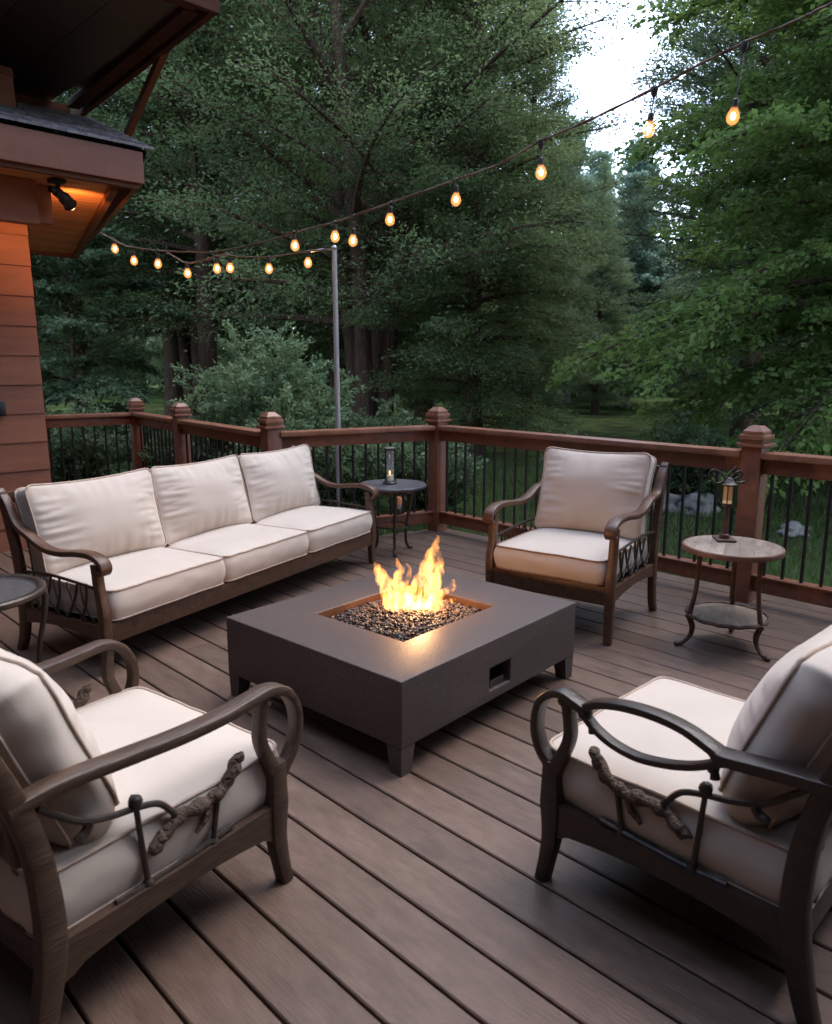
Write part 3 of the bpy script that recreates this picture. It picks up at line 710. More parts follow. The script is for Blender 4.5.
# ------------------------------------------------------------------ fire table
ft = thing('fire_table', 'square charcoal fire pit table in the middle of the deck', 'fire table', (2.338, 2.403, 0), 3.5)
W2, D2, zb, zt = .622, .540, .113, .380; hx, hy = .318, .275
bm = bmesh.new()
def rect(x, y, z): return [bm.verts.new((sx*x, sy*y, z)) for sx, sy in ((-1,-1),(1,-1),(1,1),(-1,1))]
a = rect(W2, D2, zb); c = rect(W2, D2, zt); e = rect(hx, hy, zt); f = rect(hx, hy, zt-.10)
for i in range(4):
    j = (i+1) % 4
    if i == 0:
        # front wall with the vent opening cut in
        vx, z0, z1 = .076, .157, .259
        q = [bm.verts.new((sx*vx, -D2, zz)) for sx, zz in ((-1, z0), (1, z0), (1, z1), (-1, z1))]
        r_ = [bm.verts.new((sx*vx, -D2+.05, zz)) for sx, zz in ((-1, z0), (1, z0), (1, z1), (-1, z1))]
        o4 = [a[0], a[1], c[1], c[0]]
        for k in range(4):
            l = (k+1) % 4; bm.faces.new((o4[k], o4[l], q[l], q[k])); bm.faces.new((q[k], q[l], r_[l], r_[k]))
    else: bm.faces.new((a[i], a[j], c[j], c[i]))
    bm.faces.new((c[i], c[j], e[j], e[i])); bm.faces.new((e[i], e[j], f[j], f[i]))
bm.faces.new(a[::-1])
bmesh.ops.recalc_face_normals(bm, faces=list(bm.faces))
ee = [x for x in bm.edges if len(x.link_faces) == 2 and x.calc_face_angle(0) > .5]
bmesh.ops.bevel(bm, geom=ee, offset=.006, segments=3, profile=.6, affect='EDGES')
me = bpy.data.meshes.new('table_body'); bm.to_mesh(me); bm.free(); me.materials.append(M['table'])
me.polygons.foreach_set('use_smooth', [True]*len(me.polygons)); me.set_sharp_from_angle(angle=R(50))
tb = link(bpy.data.objects.new('table_body', me)); tb.parent = ft
b = MB(); b.box((0, -D2+.055, .208), (.17, .012, .12)); b.build('vent', M['darkhole'], tb, smooth=False)  # near-black sheet painting in the shade inside the opening
b = MB(); b.box((0, -D2+.02, .175), (.10, .006, .03), bev=.002); b.build('vent_plate', M['bronze'], tb, smooth=False)
for sx, sy in ((-1,-1),(1,-1),(1,1),(-1,1)):
    b = MB(); x, y = sx*(W2-.040), sy*(D2-.040); s0, s1 = .027, .038
    vs = [(x+k*s0+sx*.008, y+l*s0+sy*.008, 0) for k, l in ((-1,-1),(1,-1),(1,1),(-1,1))] + [(x+k*s1, y+l*s1, zb) for k, l in ((-1,-1),(1,-1),(1,1),(-1,1))]
    b.add(vs, [(3,2,1,0),(4,5,6,7),(0,1,5,4),(1,2,6,5),(2,3,7,6),(3,0,4,7)]); b.build('leg', M['table'], ft, smooth=False)
b = MB(); tk = .004
for sx in (-1, 1): b.box((sx*(hx-tk), 0, zt-.053), (tk, 2*hy-.003, .098))
for sy in (-1, 1): b.box((0, sy*(hy-tk), zt-.053), (2*hx-.014, tk, .098))
b.box((0, 0, zt-.10), (2*hx-.02, 2*hy-.02, .008))
b.build('burner_pan', M['rust'], ft, smooth=False)
b = MB(); rr = random.Random(5)
bm = bmesh.new(); bmesh.ops.create_icosphere(bm, subdivisions=1, radius=1); bm.verts.index_update()
iv = [v.co.copy() for v in bm.verts]; ifc = [tuple(v.index for v in f.verts) for f in bm.faces]; bm.free()
for i in range(4600):
    x, y = rr.uniform(-hx+.016, hx-.016), rr.uniform(-hy+.016, hy-.016)
    rad = math.hypot(x/hx, y/hy); mound = .034*max(0, 1-rad**2*.85)
    z = zt-.050 + mound + rr.uniform(-.012, .014)
    s = rr.uniform(.0055, .0115); m = Matrix.Rotation(rr.uniform(0, 6), 3, Vector((rr.uniform(-1, 1), rr.uniform(-1, 1), 1)).normalized())
    sc = (rr.uniform(.7, 1.3), rr.uniform(.7, 1.2), rr.uniform(.55, 1)); jit = [rr.uniform(.75, 1.2) for _ in iv]
    b.add([m @ Vector((v.x*sc[0]*s*q, v.y*sc[1]*s*q, v.z*sc[2]*s*q)) + Vector((x, y, z)) for v, q in zip(iv, jit)], ifc, rr.random())
o = b.build('lava_gravel', M['lava'], smooth=False); o.location = (2.338, 2.403, 0); o.rotation_euler = (0, 0, R(3.5))
tag(o, 'brown lava gravel heaped in the burner tray of the fire table', 'gravel', kind='stuff')

# flame: tongues as closed bodies of glowing gas
def flamemat(name, st, base):
    m = bpy.data.materials.new(name); m.use_nodes = True; N = m.node_tree.nodes; L = m.node_tree.links; N.remove(N['Principled BSDF'])
    tc = N.new('ShaderNodeTexCoord'); mp = N.new('ShaderNodeMapping'); mp.inputs['Scale'].default_value = (1, 1, .42)
    nz = N.new('ShaderNodeTexNoise'); nz.inputs['Scale'].default_value = 32; nz.inputs['Detail'].default_value = 3; nz.inputs['Distortion'].default_value = 1.2
    L.new(tc.outputs['Object'], mp.inputs[0]); L.new(mp.outputs[0], nz.inputs['Vector'])
    mr = N.new('ShaderNodeMapRange'); mr.inputs['From Min'].default_value = .45; mr.inputs['From Max'].default_value = .62; mr.inputs['To Min'].default_value = .03*st; mr.inputs['To Max'].default_value = st
    L.new(nz.outputs['Fac'], mr.inputs['Value'])
    sx = N.new('ShaderNodeSeparateXYZ'); L.new(tc.outputs['Object'], sx.inputs[0])
    hz = N.new('ShaderNodeMapRange'); hz.inputs['From Min'].default_value = 0; hz.inputs['From Max'].default_value = .36; hz.inputs['To Min'].default_value = 1.25; hz.inputs['To Max'].default_value = .35
    L.new(sx.outputs['Z'], hz.inputs['Value'])
    mu = N.new('ShaderNodeMath'); mu.operation = 'MULTIPLY'; L.new(mr.outputs[0], mu.inputs[0]); L.new(hz.outputs[0], mu.inputs[1])
    em = N.new('ShaderNodeEmission'); em.inputs['Color'].default_value = (1, .36, .075, 1); L.new(mu.outputs[0], em.inputs['Strength'])
    L.new(em.outputs[0], N['Material Output'].inputs['Volume'])
    return m
FM = flamemat('flame_gas', 105, 0)
FZ = .335
flame = thing('flame', 'bright yellow flames leaping from the gravel of the fire table', 'flame', (2.36, 2.42, FZ), -45)
# local x = to the right in the photo, z up, y depth ; lengths in metres, 1 px = 4.45 mm
k = .0048
def px(x, y): return ((x-405)*k, (617-y)*k)
tongues = [
    [(397, 616, 9), (391, 600, 11), (386, 586, 10), (380, 575, 8), (377, 566, 4.5), (374, 560, 1)],
    [(402, 617, 11), (403, 602, 11), (399, 588, 8), (396, 577, 6), (399, 568, 4), (394, 558, 1)],
    [(410, 616, 13), (413, 602, 14), (418, 588, 12), (424, 574, 10), (428, 560, 8), (433, 548, 5), (435, 536, 1)],
    [(418, 610, 10), (426, 594, 10), (433, 580, 8), (436, 567, 6), (437, 556, 3), (434, 546, 1)],
    [(421, 607, 8), (432, 598, 7.5), (441, 592, 5), (446, 588, 3), (449, 582, .8)],
    [(428, 606, 7), (438, 603, 6), (447, 601, 3.5), (453, 599, .8)],
    [(405, 614, 8), (398, 622, 5), (400, 610, 6), (407, 596, 8), (410, 586, 5), (414, 578, 1)],
    [(382, 600, 5), (386, 594, 6), (383, 584, 4), (379, 579, 1)],
    [(448, 592, 2), (451, 587, 3), (450, 582, 2), (453, 578, .6)],
    [(389, 612, 5), (384, 603, 4), (387, 594, 3.4), (381, 585, 2.2), (383, 577, .6)],
    [(424, 606, 4), (428, 588, 4), (424, 572, 3.4), (429, 558, 2.6), (427, 548, .6)],
    [(407, 600, 5), (404, 584, 4), (408, 572, 2.6), (405, 562, .6)],
    [(424, 616, 4), (431, 614, 6), (437, 613, 4), (442, 611, 1)],
]
for i, tg in enumerate(tongues):
    pts = []; rad = []
    for j, (x, y, r_) in enumerate(tg):
        X, Z = px(x, y); pts.append((X, .02*math.sin(i*2.4+j*.8)+.012*((i*7) % 5-2), Z)); rad.append(r_*k*.84)
    sp = spline(pts, 6); rl = lerp_list(rad, len(sp))
    sp = [Vector(p)+Vector((.004*math.sin(q*1.1+i), .004*math.cos(q*.9+i), 0)) for q, p in enumerate(sp)]
    b = MB(); b.tube(sp, rl, 14); b.build('flame_tongue', FM, flame)
pl = bpy.data.lights.new('fire_light', 'POINT'); pl.energy = 14; pl.color = (1, .52, .22); pl.shadow_soft_size = .022
po = link(bpy.data.objects.new('fire_light', pl)); po.location = (2.40, 2.38, FZ+.135)

# ------------------------------------------------------------------ side tables
wt = thing('side_table', 'round weathered wood side table with rusty curved legs by the right railing', 'side table', (3.93, 1.55, 0), 20, 'small round side tables')
b = MB(); ztop = .56; n = 48; rad = .250
for i in range(7):           # planked disc
    y0, y1 = -rad+2*rad*i/7, -rad+2*rad*(i+1)/7-.002; vs = []
    m = 12
    for j in range(m+1):
        y = y0+(y1-y0)*j/m; x = math.sqrt(max(0, (rad-.004)**2-y*y)); vs.append((-x, y, ztop)); vs.append((x, y, ztop))
    b.add(vs, [(2*j, 2*j+1, 2*j+3, 2*j+2) for j in range(m)], random.random())
b.lathe([(rad-.004, ztop-.024), (rad-.004, ztop-.003), (.0001, ztop-.003)], n=48)
b.build('tabletop', M['oldwood'], wt, smooth=False)
b = MB(); b.lathe([(rad-.01, ztop-.030), (rad+.004, ztop-.028), (rad+.006, ztop-.012), (rad+.002, ztop-.001), (rad-.006, ztop+.002), (rad-.008, ztop-.002)], n=56); b.build('tabletop_band', M['woodband'], wt)
zs = .175
for i in range(3):
    a = R(-45+180-20+120*i)
    pr_ = lambda r, z: (r*math.cos(a), r*math.sin(a), z)
    b = MB(); b.tube(spline([pr_(.170, ztop-.03), pr_(.172, .45), pr_(.178, .32), pr_(.196, .21), pr_(.205, .165), pr_(.185, .11), pr_(.192, .06), pr_(.225, .022), pr_(.258, .012)], 5), lerp_list([.014, .013, .012, .013, .015, .016, .012, .011, .013], 41), 9)
    b.ball(pr_(.262, .013), .014, 2, (1.2, 1.2, .9)); b.ball(pr_(.203, .165), .020, 2, rough=.3, seed=i); b.build('leg', M['rusty'], wt)
b = MB(); b.tube([(.205*math.cos(2*math.pi*i/40), .205*math.sin(2*math.pi*i/40), zs+.003*math.sin(i*2.2)) for i in range(41)], .011, 8, caps=False); b.build('shelf_ring', M['rusty'], wt)
b = MB(); b.lathe([(.0001, zs-.006), (.196, zs-.006), (.196, zs+.002), (.0001, zs+.002)], n=40); b.build('lower_shelf', M['oldwood'], wt, smooth=False)

# lantern lamp with leaf ornaments
lm = thing('lantern_lamp', 'bronze lantern lamp with leaf loops standing on the weathered wood side table', 'lamp', (4.02, 1.635, .5625), 20)
b = MB(); b.box((0, 0, .005), (.13, .10, .009), rz=.3, bev=.003); b.lathe([(.028, .009), (.026, .03), (.017, .036), (.015, .08), (.012, .175), (.018, .182)], n=16); b.build('stand', M['rusty'], lm)
b = MB(); b.lathe([(.030, .182), (.032, .19), (.032, .200), (.022, .203)], n=18)
for i in range(6):
    a = i*math.pi/3; b.tube([(.030*math.cos(a), .030*math.sin(a), .198), (.030*math.cos(a), .030*math.sin(a), .300)], .0032, 5)
b.lathe([(.034, .298), (.046, .302), (.046, .308), (.030, .318), (.022, .338), (.012, .346), (.0001, .35)], n=18); b.build('lantern_frame', M['bronze'], lm)
b = MB(); b.lathe([(.026, .204), (.026, .298)], n=18); b.build('lantern_glass', M['amber'], lm)
b = MB(); b.lathe([(.0275, .204), (.0275, .220)], n=18); b.box((.020, -.018, .262), (.010, .010, .05), rz=.8); b.build('glass_band', M['amberstrip'], lm)
b = MB()
ca, sa = math.cos(R(-65)), math.sin(R(-65))
def lf(x, z, y=0): return (x*ca-y*sa, x*sa+y*ca, z)
for pts in ([(-.02, .335), (-.05, .372), (-.085, .385), (-.108, .368), (-.100, .338), (-.075, .315), (-.05, .312), (-.03, .322)], [(.015, .338), (.03, .365), (.055, .375), (.07, .362), (.055, .345), (.03, .335)], [(.03, .318), (.06, .315), (.085, .322)], [(-.01, .345), (.01, .375), (.035, .40)]):
    b.tube(spline([lf(x, z) for x, z in pts], 5), .0062, 7)
for c_, r_ in (((-.078, .350), .026), ((.052, .360), .016)):
    b.ball(lf(*c_), r_, 1, (.9, .25, .75), rough=.4)
b.build('leaf_ornament', M['bronze'], lm)

# dark side table by the corner post
dt = thing('side_table', 'round dark metal side table between the sofa and the corner post', 'side table', (4.09, 4.36, 0), 0, 'small round side tables')
b = MB(); b.lathe([(.0001, .530), (.235, .530), (.268, .533), (.275, .540), (.276, .552), (.270, .560), (.258, .562), (.24, .556), (.0001, .555)], n=56); b.build('tabletop', M['slate'], dt)
b = MB(); b.lathe([(.19, .50), (.20, .50), (.20, .53), (.19, .53)], n=40); b.build('apron', M['bronze'], dt)
for i in range(3):
    a = R(-135+8+120*i); pr2 = lambda r, z: (r*math.cos(a), r*math.sin(a), z)
    b = MB(); b.tube(spline([pr2(.16, .53), pr2(.195, .49), pr2(.185, .40), pr2(.155, .27), pr2(.135, .15), pr2(.14, .06), pr2(.17, .015), pr2(.20, .010)], 5), lerp_list([.016, .018, .016, .013, .012, .012, .014, .012], 36), 9); b.build('leg', M['bronze'], dt)
b = MB(); b.tube([(.140*math.cos(2*math.pi*i/30), .140*math.sin(2*math.pi*i/30), .22) for i in range(31)], .007, 7, caps=False); b.build('stretcher_ring', M['bronze'], dt)

hl = thing('hurricane_lantern', 'glass hurricane lantern with an amber candle on the dark side table', 'lantern', (4.10, 4.40, .559), -45)
b = MB(); b.lathe([(.055, 0), (.058, .008), (.045, .016), (.040, .024)], n=22)
for i in range(3):
    a = R(90+120*i+15); b.box((.043*math.cos(a), .043*math.sin(a), .145), (.007, .014, .26), rz=a)
b.lathe([(.043, .270), (.046, .272), (.046, .282), (.043, .284), (.040, .280)], n=22); b.build('lantern_frame', M['black'], hl)
b = MB(); b.lathe([(.041, .284), (.045, .285), (.045, .291), (.041, .292)], n=22); b.build('rim', M['silver'], hl)
b = MB(); b.lathe([(.038, .024), (.038, .275)], n=22); b.build('glass_chimney', M['glass'], hl)
b = MB(); b.lathe([(.0001, .025), (.030, .025), (.030, .065), (.012, .070), (.0001, .069)], n=20); b.build('candle', M['candle'], hl)
b = MB(); b.ball((0, 0, .088), .010, 2, (.8, .8, 2.0)); b.build('candle_flame', emit('candle_flame', (1, .6, .2), 2.2), hl)

jl = thing('painted_jar', 'small jar with orange lid and white band on the bottom rail behind the dark table', 'jar', (4.55, 4.778, .190), 0)
b = MB(); b.lathe([(.030, 0), (.036, .01), (.036, .05), (.032, .056)], n=18); b.build('jar_base', M['bronze'], jl)
b = MB(); b.lathe([(.034, .056), (.034, .085)], n=18); b.build('white_band', M['silver'], jl)
b = MB(); b.lathe([(.036, .085), (.037, .14), (.030, .152), (.0001, .154)], n=18); b.build('lid', nmat('orange_lid', (.50, .16, .06), (.62, .24, .10), rough=.5), jl)

# left glass table
lt = thing('side_table', 'round glass topped side table with dark metal rim at the left edge', 'side table', (.86, 3.63, 0), 0, 'small round side tables'); lt.scale = (.86, .86, .94)
b = MB(); b.lathe([(.295, .520), (.335, .522), (.345, .532), (.345, .548), (.336, .556), (.312, .556), (.300, .548), (.295, .535)], n=56)
b.lathe([(.255, .530), (.270, .530), (.270, .538), (.255, .538)], n=48); b.build('rim', M['bronze'], lt)
b = MB(); b.lathe([(.0001, .540), (.305, .540), (.305, .547), (.0001, .547)], n=48); b.build('glass_top', M['tableglass'], lt)
for i in range(4):
    a = R(-40+90*i+22); pr3 = lambda r, z: (r*math.cos(a), r*math.sin(a), z)
    b = MB(); b.tube(spline([pr3(.315, .53), pr3(.335, .49), pr3(.318, .38), pr3(.285, .24), pr3(.275, .12), pr3(.30, .02), pr3(.33, .010)], 5), lerp_list([.017, .018, .015, .013, .013, .014, .015], 31), 9)
    b.tube(spline([pr3(.30, .52), pr3(.27, .47), pr3(.275, .43), pr3(.30, .44), pr3(.298, .47)], 4), .006, 6); b.build('leg', M['bronze'], lt)
bt = thing('tall_lantern', 'dark metal lantern on the glass table at the left picture edge', 'lantern', (.80, 3.74, .516), 10)
b = MB(); b.box((0, 0, .008), (.15, .15, .016), bev=.004)
for sx, sy in ((-1,-1),(1,-1),(1,1),(-1,1)): b.box((sx*.055, sy*.055, .12), (.016, .016, .21), bev=.003)
b.box((0, 0, .23), (.14, .14, .016), bev=.004); b.add([(-.07, -.07, .238), (.07, -.07, .238), (.07, .07, .238), (-.07, .07, .238), (0, 0, .30)], [(0,1,4),(1,2,4),(2,3,4),(3,0,4)]); b.build('lantern_frame', M['black'], bt, smooth=False)
b = MB(); b.box((0, 0, .122), (.10, .10, .20)); b.build('glass_panes', M['glass'], bt, smooth=False)
b = MB(); b.lathe([(.0001, .016), (.028, .016), (.028, .08), (.0001, .082)], n=16); b.build('candle', M['candle'], bt)

# ------------------------------------------------------------------ string lights and pole
S1 = [(3.566, 8.517, 2.953), (3.625, 8.173, 2.808), (3.676, 7.873, 2.702), (3.772, 7.310, 2.615), (3.837, 6.933, 2.574), (3.898, 6.576, 2.545), (4.001, 5.976, 2.572), (4.084, 5.490, 2.627), (4.151, 5.097, 2.659), (4.248, 4.535, 2.741), (4.341, 3.987, 2.823), (4.412, 3.576, 2.888), (4.464, 3.267, 2.989), (4.523, 2.926, 3.061), (4.593, 2.515, 3.171), (4.638, 2.256, 3.251), (4.684, 1.988, 3.320), (4.726, 1.738, 3.368), (4.752, 1.589, 3.410), (4.85, 1.0, 3.56), (4.98, .1, 3.85), (5.1, -.9, 4.2)]
B1 = [((3.631, 8.133, 2.704), (3.628, 8.155, 2.807)), ((3.685, 7.822, 2.559), (3.684, 7.823, 2.697)), ((3.751, 7.433, 2.5), (3.754, 7.419, 2.634)), ((4.073, 5.553, 2.51), (4.072, 5.56, 2.625)), ((4.151, 5.1, 2.542), (4.151, 5.097, 2.659)), ((4.183, 4.91, 2.493), (4.186, 4.896, 2.684)), ((4.247, 4.536, 2.616), (4.249, 4.525, 2.742)), ((4.35, 3.934, 2.692), (4.352, 3.927, 2.831)), ((4.466, 3.26, 2.785), (4.464, 3.267, 2.989)), ((4.589, 2.538, 2.936), (4.593, 2.515, 3.171)), ((4.673, 2.049, 2.925), (4.679, 2.014, 3.313))]
S2 = [(3.772, 7.31, 2.612), (3.835, 7.174, 2.532), (3.879, 7.08, 2.49), (3.968, 6.888, 2.508), (4.052, 6.709, 2.545), (4.136, 6.527, 2.522), (4.275, 6.228, 2.503), (4.454, 5.842, 2.535), (4.554, 5.628, 2.545)]
B2 = [((3.879, 7.08, 2.39), (3.879, 7.08, 2.49)), ((4.024, 6.767, 2.42), (4.022, 6.772, 2.535)), ((4.087, 6.633, 2.42), (4.089, 6.628, 2.535)), ((4.268, 6.242, 2.395), (4.27, 6.238, 2.503)), ((4.444, 5.864, 2.431), (4.446, 5.861, 2.533))]
def string(name, label, path, bulbs, loc, big):
    r_ = thing(name, label, 'string lights', loc, group='strings of warm bulbs')
    b = MB(); sp = spline(path, 8); b.tube([p+Vector((-.006*math.sin(i*.9), -.006*math.cos(i*.9), 0)) for i, p in enumerate(sp)], .0072, 6)
    b.tube([p+Vector((.008*math.sin(i*.9), .008*math.cos(i*.9), .002)) for i, p in enumerate(sp)], .0062, 5); b.build('cord', M['cord'], r_, off=loc)
    for p, q in bulbs:
        p, q = Vector(p), Vector(q); L_ = (q-p).length; d = (q-p).normalized()
        b = MB(); b.ball(q, .014, 1, (1, 1, 1.2)); b.tube([q, p+d*.10], .0042, 6)
        b.tube([p+d*.100, p+d*.092, p+d*.060, p+d*.048], [.008, .018, .019, .016], 12)
        if L_ > .2: b.tube([q-d*.0, q-d*.03, q-d*.055], [.022, .02, .006], 10)
        s_ = b.build('bulb_socket', M['socket'], r_, off=loc)
        k_ = 1.2
        b = MB(); b.tube([p+d*z*k_ for z in (.048, .036, .018, .0, -.018, -.03, -.037, -.039)], [x*k_ for x in (.014, .019, .028, .033, .030, .021, .009, .001)], 14); b.build('bulb', M['bulb'], s_, off=loc)
        b = MB(); b.ball(p+d*.004, .0145, 2, (1, 1, 1.5)); b.build('filament', M['filament'], s_, off=loc)
string('string_lights', 'long string of warm bulbs rising from the porch eave to the upper right', S1, B1, (4.0, 5.9, 0), True)
string('string_lights', 'short sagging string of warm bulbs ending at the top of the thin pole', S2, B2, (4.1, 6.6, 0), False)
pp = thing('light_pole', 'thin grey pole beyond the railing holding up the string lights', 'pole', (4.563, 5.62, GZ))
b = MB(); b.tube([(0, 0, -.1), (0, 0, 1.5), (0, 0, 2.72)], [.028, .026, .022], 12); b.build('shaft', M['pole'], pp)
b = MB(); b.ball((0, 0, 2.73), .027, 2); b.tube([(0, 0, 2.715), (-.05, .10, 2.722), (-.125, .27, 2.71)], .011, 7); b.build('hook', M['silver'], pp)

# ------------------------------------------------------------------ trees
def leaves(name, P, D, size, mat, parent, rng, tilt=.5, aspect=.42, jitter=.3, tints=None):
    n = len(P)
    D = D/np.maximum(np.linalg.norm(D, axis=1, keepdims=True), 1e-6)
    nrm = rng.normal(0, tilt, (n, 3)); nrm[:, 2] += 1
    Wd = np.cross(D, nrm); Wd /= np.maximum(np.linalg.norm(Wd, axis=1, keepdims=True), 1e-6)
    nn = np.cross(Wd, D)
    s = (size*(1+rng.normal(0, jitter, n)).clip(.4, 1.8))[:, None]
    V = np.empty((n, 4, 3))
    V[:, 0] = P; V[:, 1] = P + D*s*.45 + Wd*s*aspect*.5 + nn*s*.06; V[:, 2] = P + D*s - nn*s*.08; V[:, 3] = P + D*s*.45 - Wd*s*aspect*.5 + nn*s*.06
    me = bpy.data.meshes.new(name)
    me.vertices.add(n*4); me.vertices.foreach_set('co', V.reshape(-1).astype(np.float32))
    me.loops.add(n*4); me.loops.foreach_set('vertex_index', np.arange(n*4, dtype=np.int32))
    me.polygons.add(n); me.polygons.foreach_set('loop_start', np.arange(0, n*4, 4, dtype=np.int32)); me.polygons.foreach_set('loop_total', np.full(n, 4, dtype=np.int32))
    t = rng.random(n) if tints is None else (tints + rng.normal(0, .18, n)).clip(0, 1)
    a = me.attributes.new('tint', 'FLOAT', 'FACE'); a.data.foreach_set('value', t.astype(np.float32))
    me.materials.append(mat); me.update(calc_edges=True); me.validate()
    o = link(bpy.data.objects.new(name, me)); o.parent = parent
    return o

def make_tree(name, label, loc, H, tr, base, Rmax, prof, nprim, nleaf, lsize, lmat, bark, seed, stems=1, spread=0.0, pitch=(0, 50), droop=.25, twig=.32, group=None, flat=.5, tilt=.55, lean=(0, 0), clump=.045, dens=9, azr=None, aspect=.42):
    rng = np.random.default_rng(seed); rd = random.Random(seed)
    t = thing(name, label, 'tree', loc, 0, group)
    wood = MB(); TW = []   # twig segments: start, vec, tint
    for s in range(stems):
        ang = 2*math.pi*s/max(1, stems) + rd.random(); off = Vector((math.cos(ang), math.sin(ang), 0))*(spread*.12 if stems > 1 else 0)
        top = off*4 + Vector((math.cos(ang)*spread + lean[0], math.sin(ang)*spread + lean[1], H*rd.uniform(.86, 1)))
        m = 12; path = []
        for i in range(m+1):
            u = i/m; p = off.lerp(top, u); p = Vector((off.x+(top.x-off.x)*u**1.25, off.y+(top.y-off.y)*u**1.25, top.z*u))
            p += Vector((mnoise.noise(Vector((u*3, seed, s))), mnoise.noise(Vector((u*3, seed+9, s))), 0))*.025*H*u
            path.append(p)
        path[0].z = -.2
        trr = tr*(1 if s == 0 else .72)
        rads = [trr*(1-.93*(i/m)**.85)*(1.35 if i == 0 else 1) for i in range(m+1)]
        wood.tube(path, rads, 10)
        np_ = nprim//stems
        for j in range(np_):
            u = base + (1-base)*((j+rd.random())/np_)
            fi = u*m; i0 = min(int(fi), m-1); b0 = path[i0].lerp(path[i0+1], fi-i0)
            h = (u-base)/(1-base)
            L = Rmax*prof(h)*rd.uniform(.72, 1.18)
            if L < .25: L = .25
            az = j*2.39996 + s*1.3 + rd.uniform(-.4, .4)
            pt = R(pitch[0]+(pitch[1]-pitch[0])*h + rd.uniform(-9, 9))
            dh = Vector((math.cos(az), math.sin(az), 0)); d = dh*math.cos(pt)+UP*math.sin(pt)
            bend = Vector((rd.uniform(-.15, .15), rd.uniform(-.15, .15), 0))
            B = [b0 + d*L*q + UP*(-droop*L*q*q) + bend*L*q*q for q in (0, .2, .4, .6, .8, 1)]
            r0 = max(.012, min(rads[i0]*.55, .018*L+.008))
            wood.tube(B, [r0*(1-.85*q) for q in (0, .2, .4, .6, .8, 1)], 5, caps=False)
            nt_ = max(4, int(L*dens)); tb = rd.gauss(.5, .15)
            for q in range(nt_):
                tt = .16+.84*(q+rd.random())/nt_; fi2 = tt*5; i2 = min(int(fi2), 4); st = B[i2].lerp(B[i2+1], fi2-i2)
                loc_d = (B[i2+1]-B[i2]).normalized(); side = loc_d.cross(UP); side = side.normalized() if side.length > .01 else Vector((1, 0, 0))
                sgn = 1 if q % 2 else -1; spread_a = R(rd.uniform(25, 75))*(1-.4*tt)
                td = loc_d*math.cos(spread_a) + side*sgn*math.sin(spread_a) + UP*rd.uniform(-.35, .42)*(1-flat)
                tl = L*twig*(1.05-.55*tt)*rd.uniform(.6, 1.25)+.12
                en = td.normalized()*tl
                TW.append((st, en, tb + rd.gauss(0, .10) + .15*(tt-.5)))
                if tl > .3: wood.tube([st, st+en*.5+UP*.0, st+en*.96-UP*.06*tl], [.010, .006, .002], 3, caps=False)
    wood.build('trunk', bark, t)
    lens = np.array([e.length for _, e, _ in TW]); cnt = np.maximum(3, (nleaf*lens/lens.sum())).astype(int)
    S = np.repeat(np.array([s for s, _, _ in TW]), cnt, axis=0); E_ = np.repeat(np.array([e for _, e, _ in TW]), cnt, axis=0); tn = np.repeat(np.array([x for _, _, x in TW]), cnt)
    u = rng.random(len(S))**.8; ln = np.linalg.norm(E_, axis=1, keepdims=True)
    P = S + E_*u[:, None]; P[:, 2] -= .07*(u**2)*ln[:, 0]
    P += rng.normal(0, 1, P.shape)*clump*np.array([1, 1, .6])
    D = E_/np.maximum(ln, 1e-5) + rng.normal(0, .75, P.shape)*np.array([1, 1, .5]); D[:, 2] -= .15
    leaves('crown', P, D, lsize, lmat, t, rng, tilt=tilt, tints=tn, aspect=aspect)
    return t

def copy_tree(o, loc, rz, sc, label, group, name=None):
    c = o.copy(); COL.objects.link(c); c.location = loc; c.rotation_euler = (0, 0, R(rz)); c.scale = (sc, sc, sc); c['label'] = label
    if group: c['group'] = group
    for ch in o.children:
        d = ch.copy(); COL.objects.link(d); d.parent = c
    return c

round_ = lambda h: max(0, math.sin(math.pi*min(1, (h*.86+.14))))**.6
colum = lambda h: (1-h)**.75*(.55+.45*min(1, h*5))+.06
wide = lambda h: (.85+.15*h) if h < .55 else max(.08, 1-((h-.55)/.45)**2*.9)

T1 = make_tree('tall_tree', 'tall many-stemmed tree with feathery crown behind the string light pole', (9.4, 10.6, GZ), 15.5, .26, .16, 4.2, wide, 150, 230000, .062, M['leaf_blue'], M['trunk'], 11, stems=4, spread=1.55, pitch=(14, 70), droop=.12, flat=-.25, dens=8, clump=.13, tilt=1.2)
T2 = make_tree('feathery_tree', 'dense dark feathery tree with drooping sprays behind the corner post', (10.45, 9.0, GZ), 12.6, .20, .05, 2.35, colum, 150, 170000, .058, M['leaf_dark'], M['trunk'], 23, pitch=(4, 58), droop=.22, flat=.0, dens=9, twig=.38, clump=.11, tilt=1.2)
T3 = make_tree('maple_tree', 'bright green broadleaf maple overhanging the right side of the railing', (11.0, 2.5, GZ), 13.0, .24, .15, 3.5, lambda h: 1-.30*h, 120, 190000, .078, M['leaf_maple'], M['trunk'], 37, pitch=(-4, 60), droop=.26, flat=.35, dens=6, twig=.34, tilt=.8, clump=.07, aspect=.62)
T4 = make_tree('woodland_tree', 'tall straight dark woodland tree right of the upper roof', (7.9, 13.8, GZ), 16.5, .22, .22, 3.6, wide, 110, 150000, .075, M['leaf_blue'], M['trunk'], 51, pitch=(8, 66), droop=.14, flat=-.2, dens=7, clump=.14, tilt=1.2)
T5 = make_tree('slender_tree', 'pale hazy far tree in the gap below the sky', (31.5, 19.6, GZ), 12.0, .20, .10, 2.7, colum, 70, 42000, .22, M['leaf_far_hazed'], M['trunkgrey'], 63, pitch=(8, 62), droop=.15, flat=.3, dens=5, clump=.16)
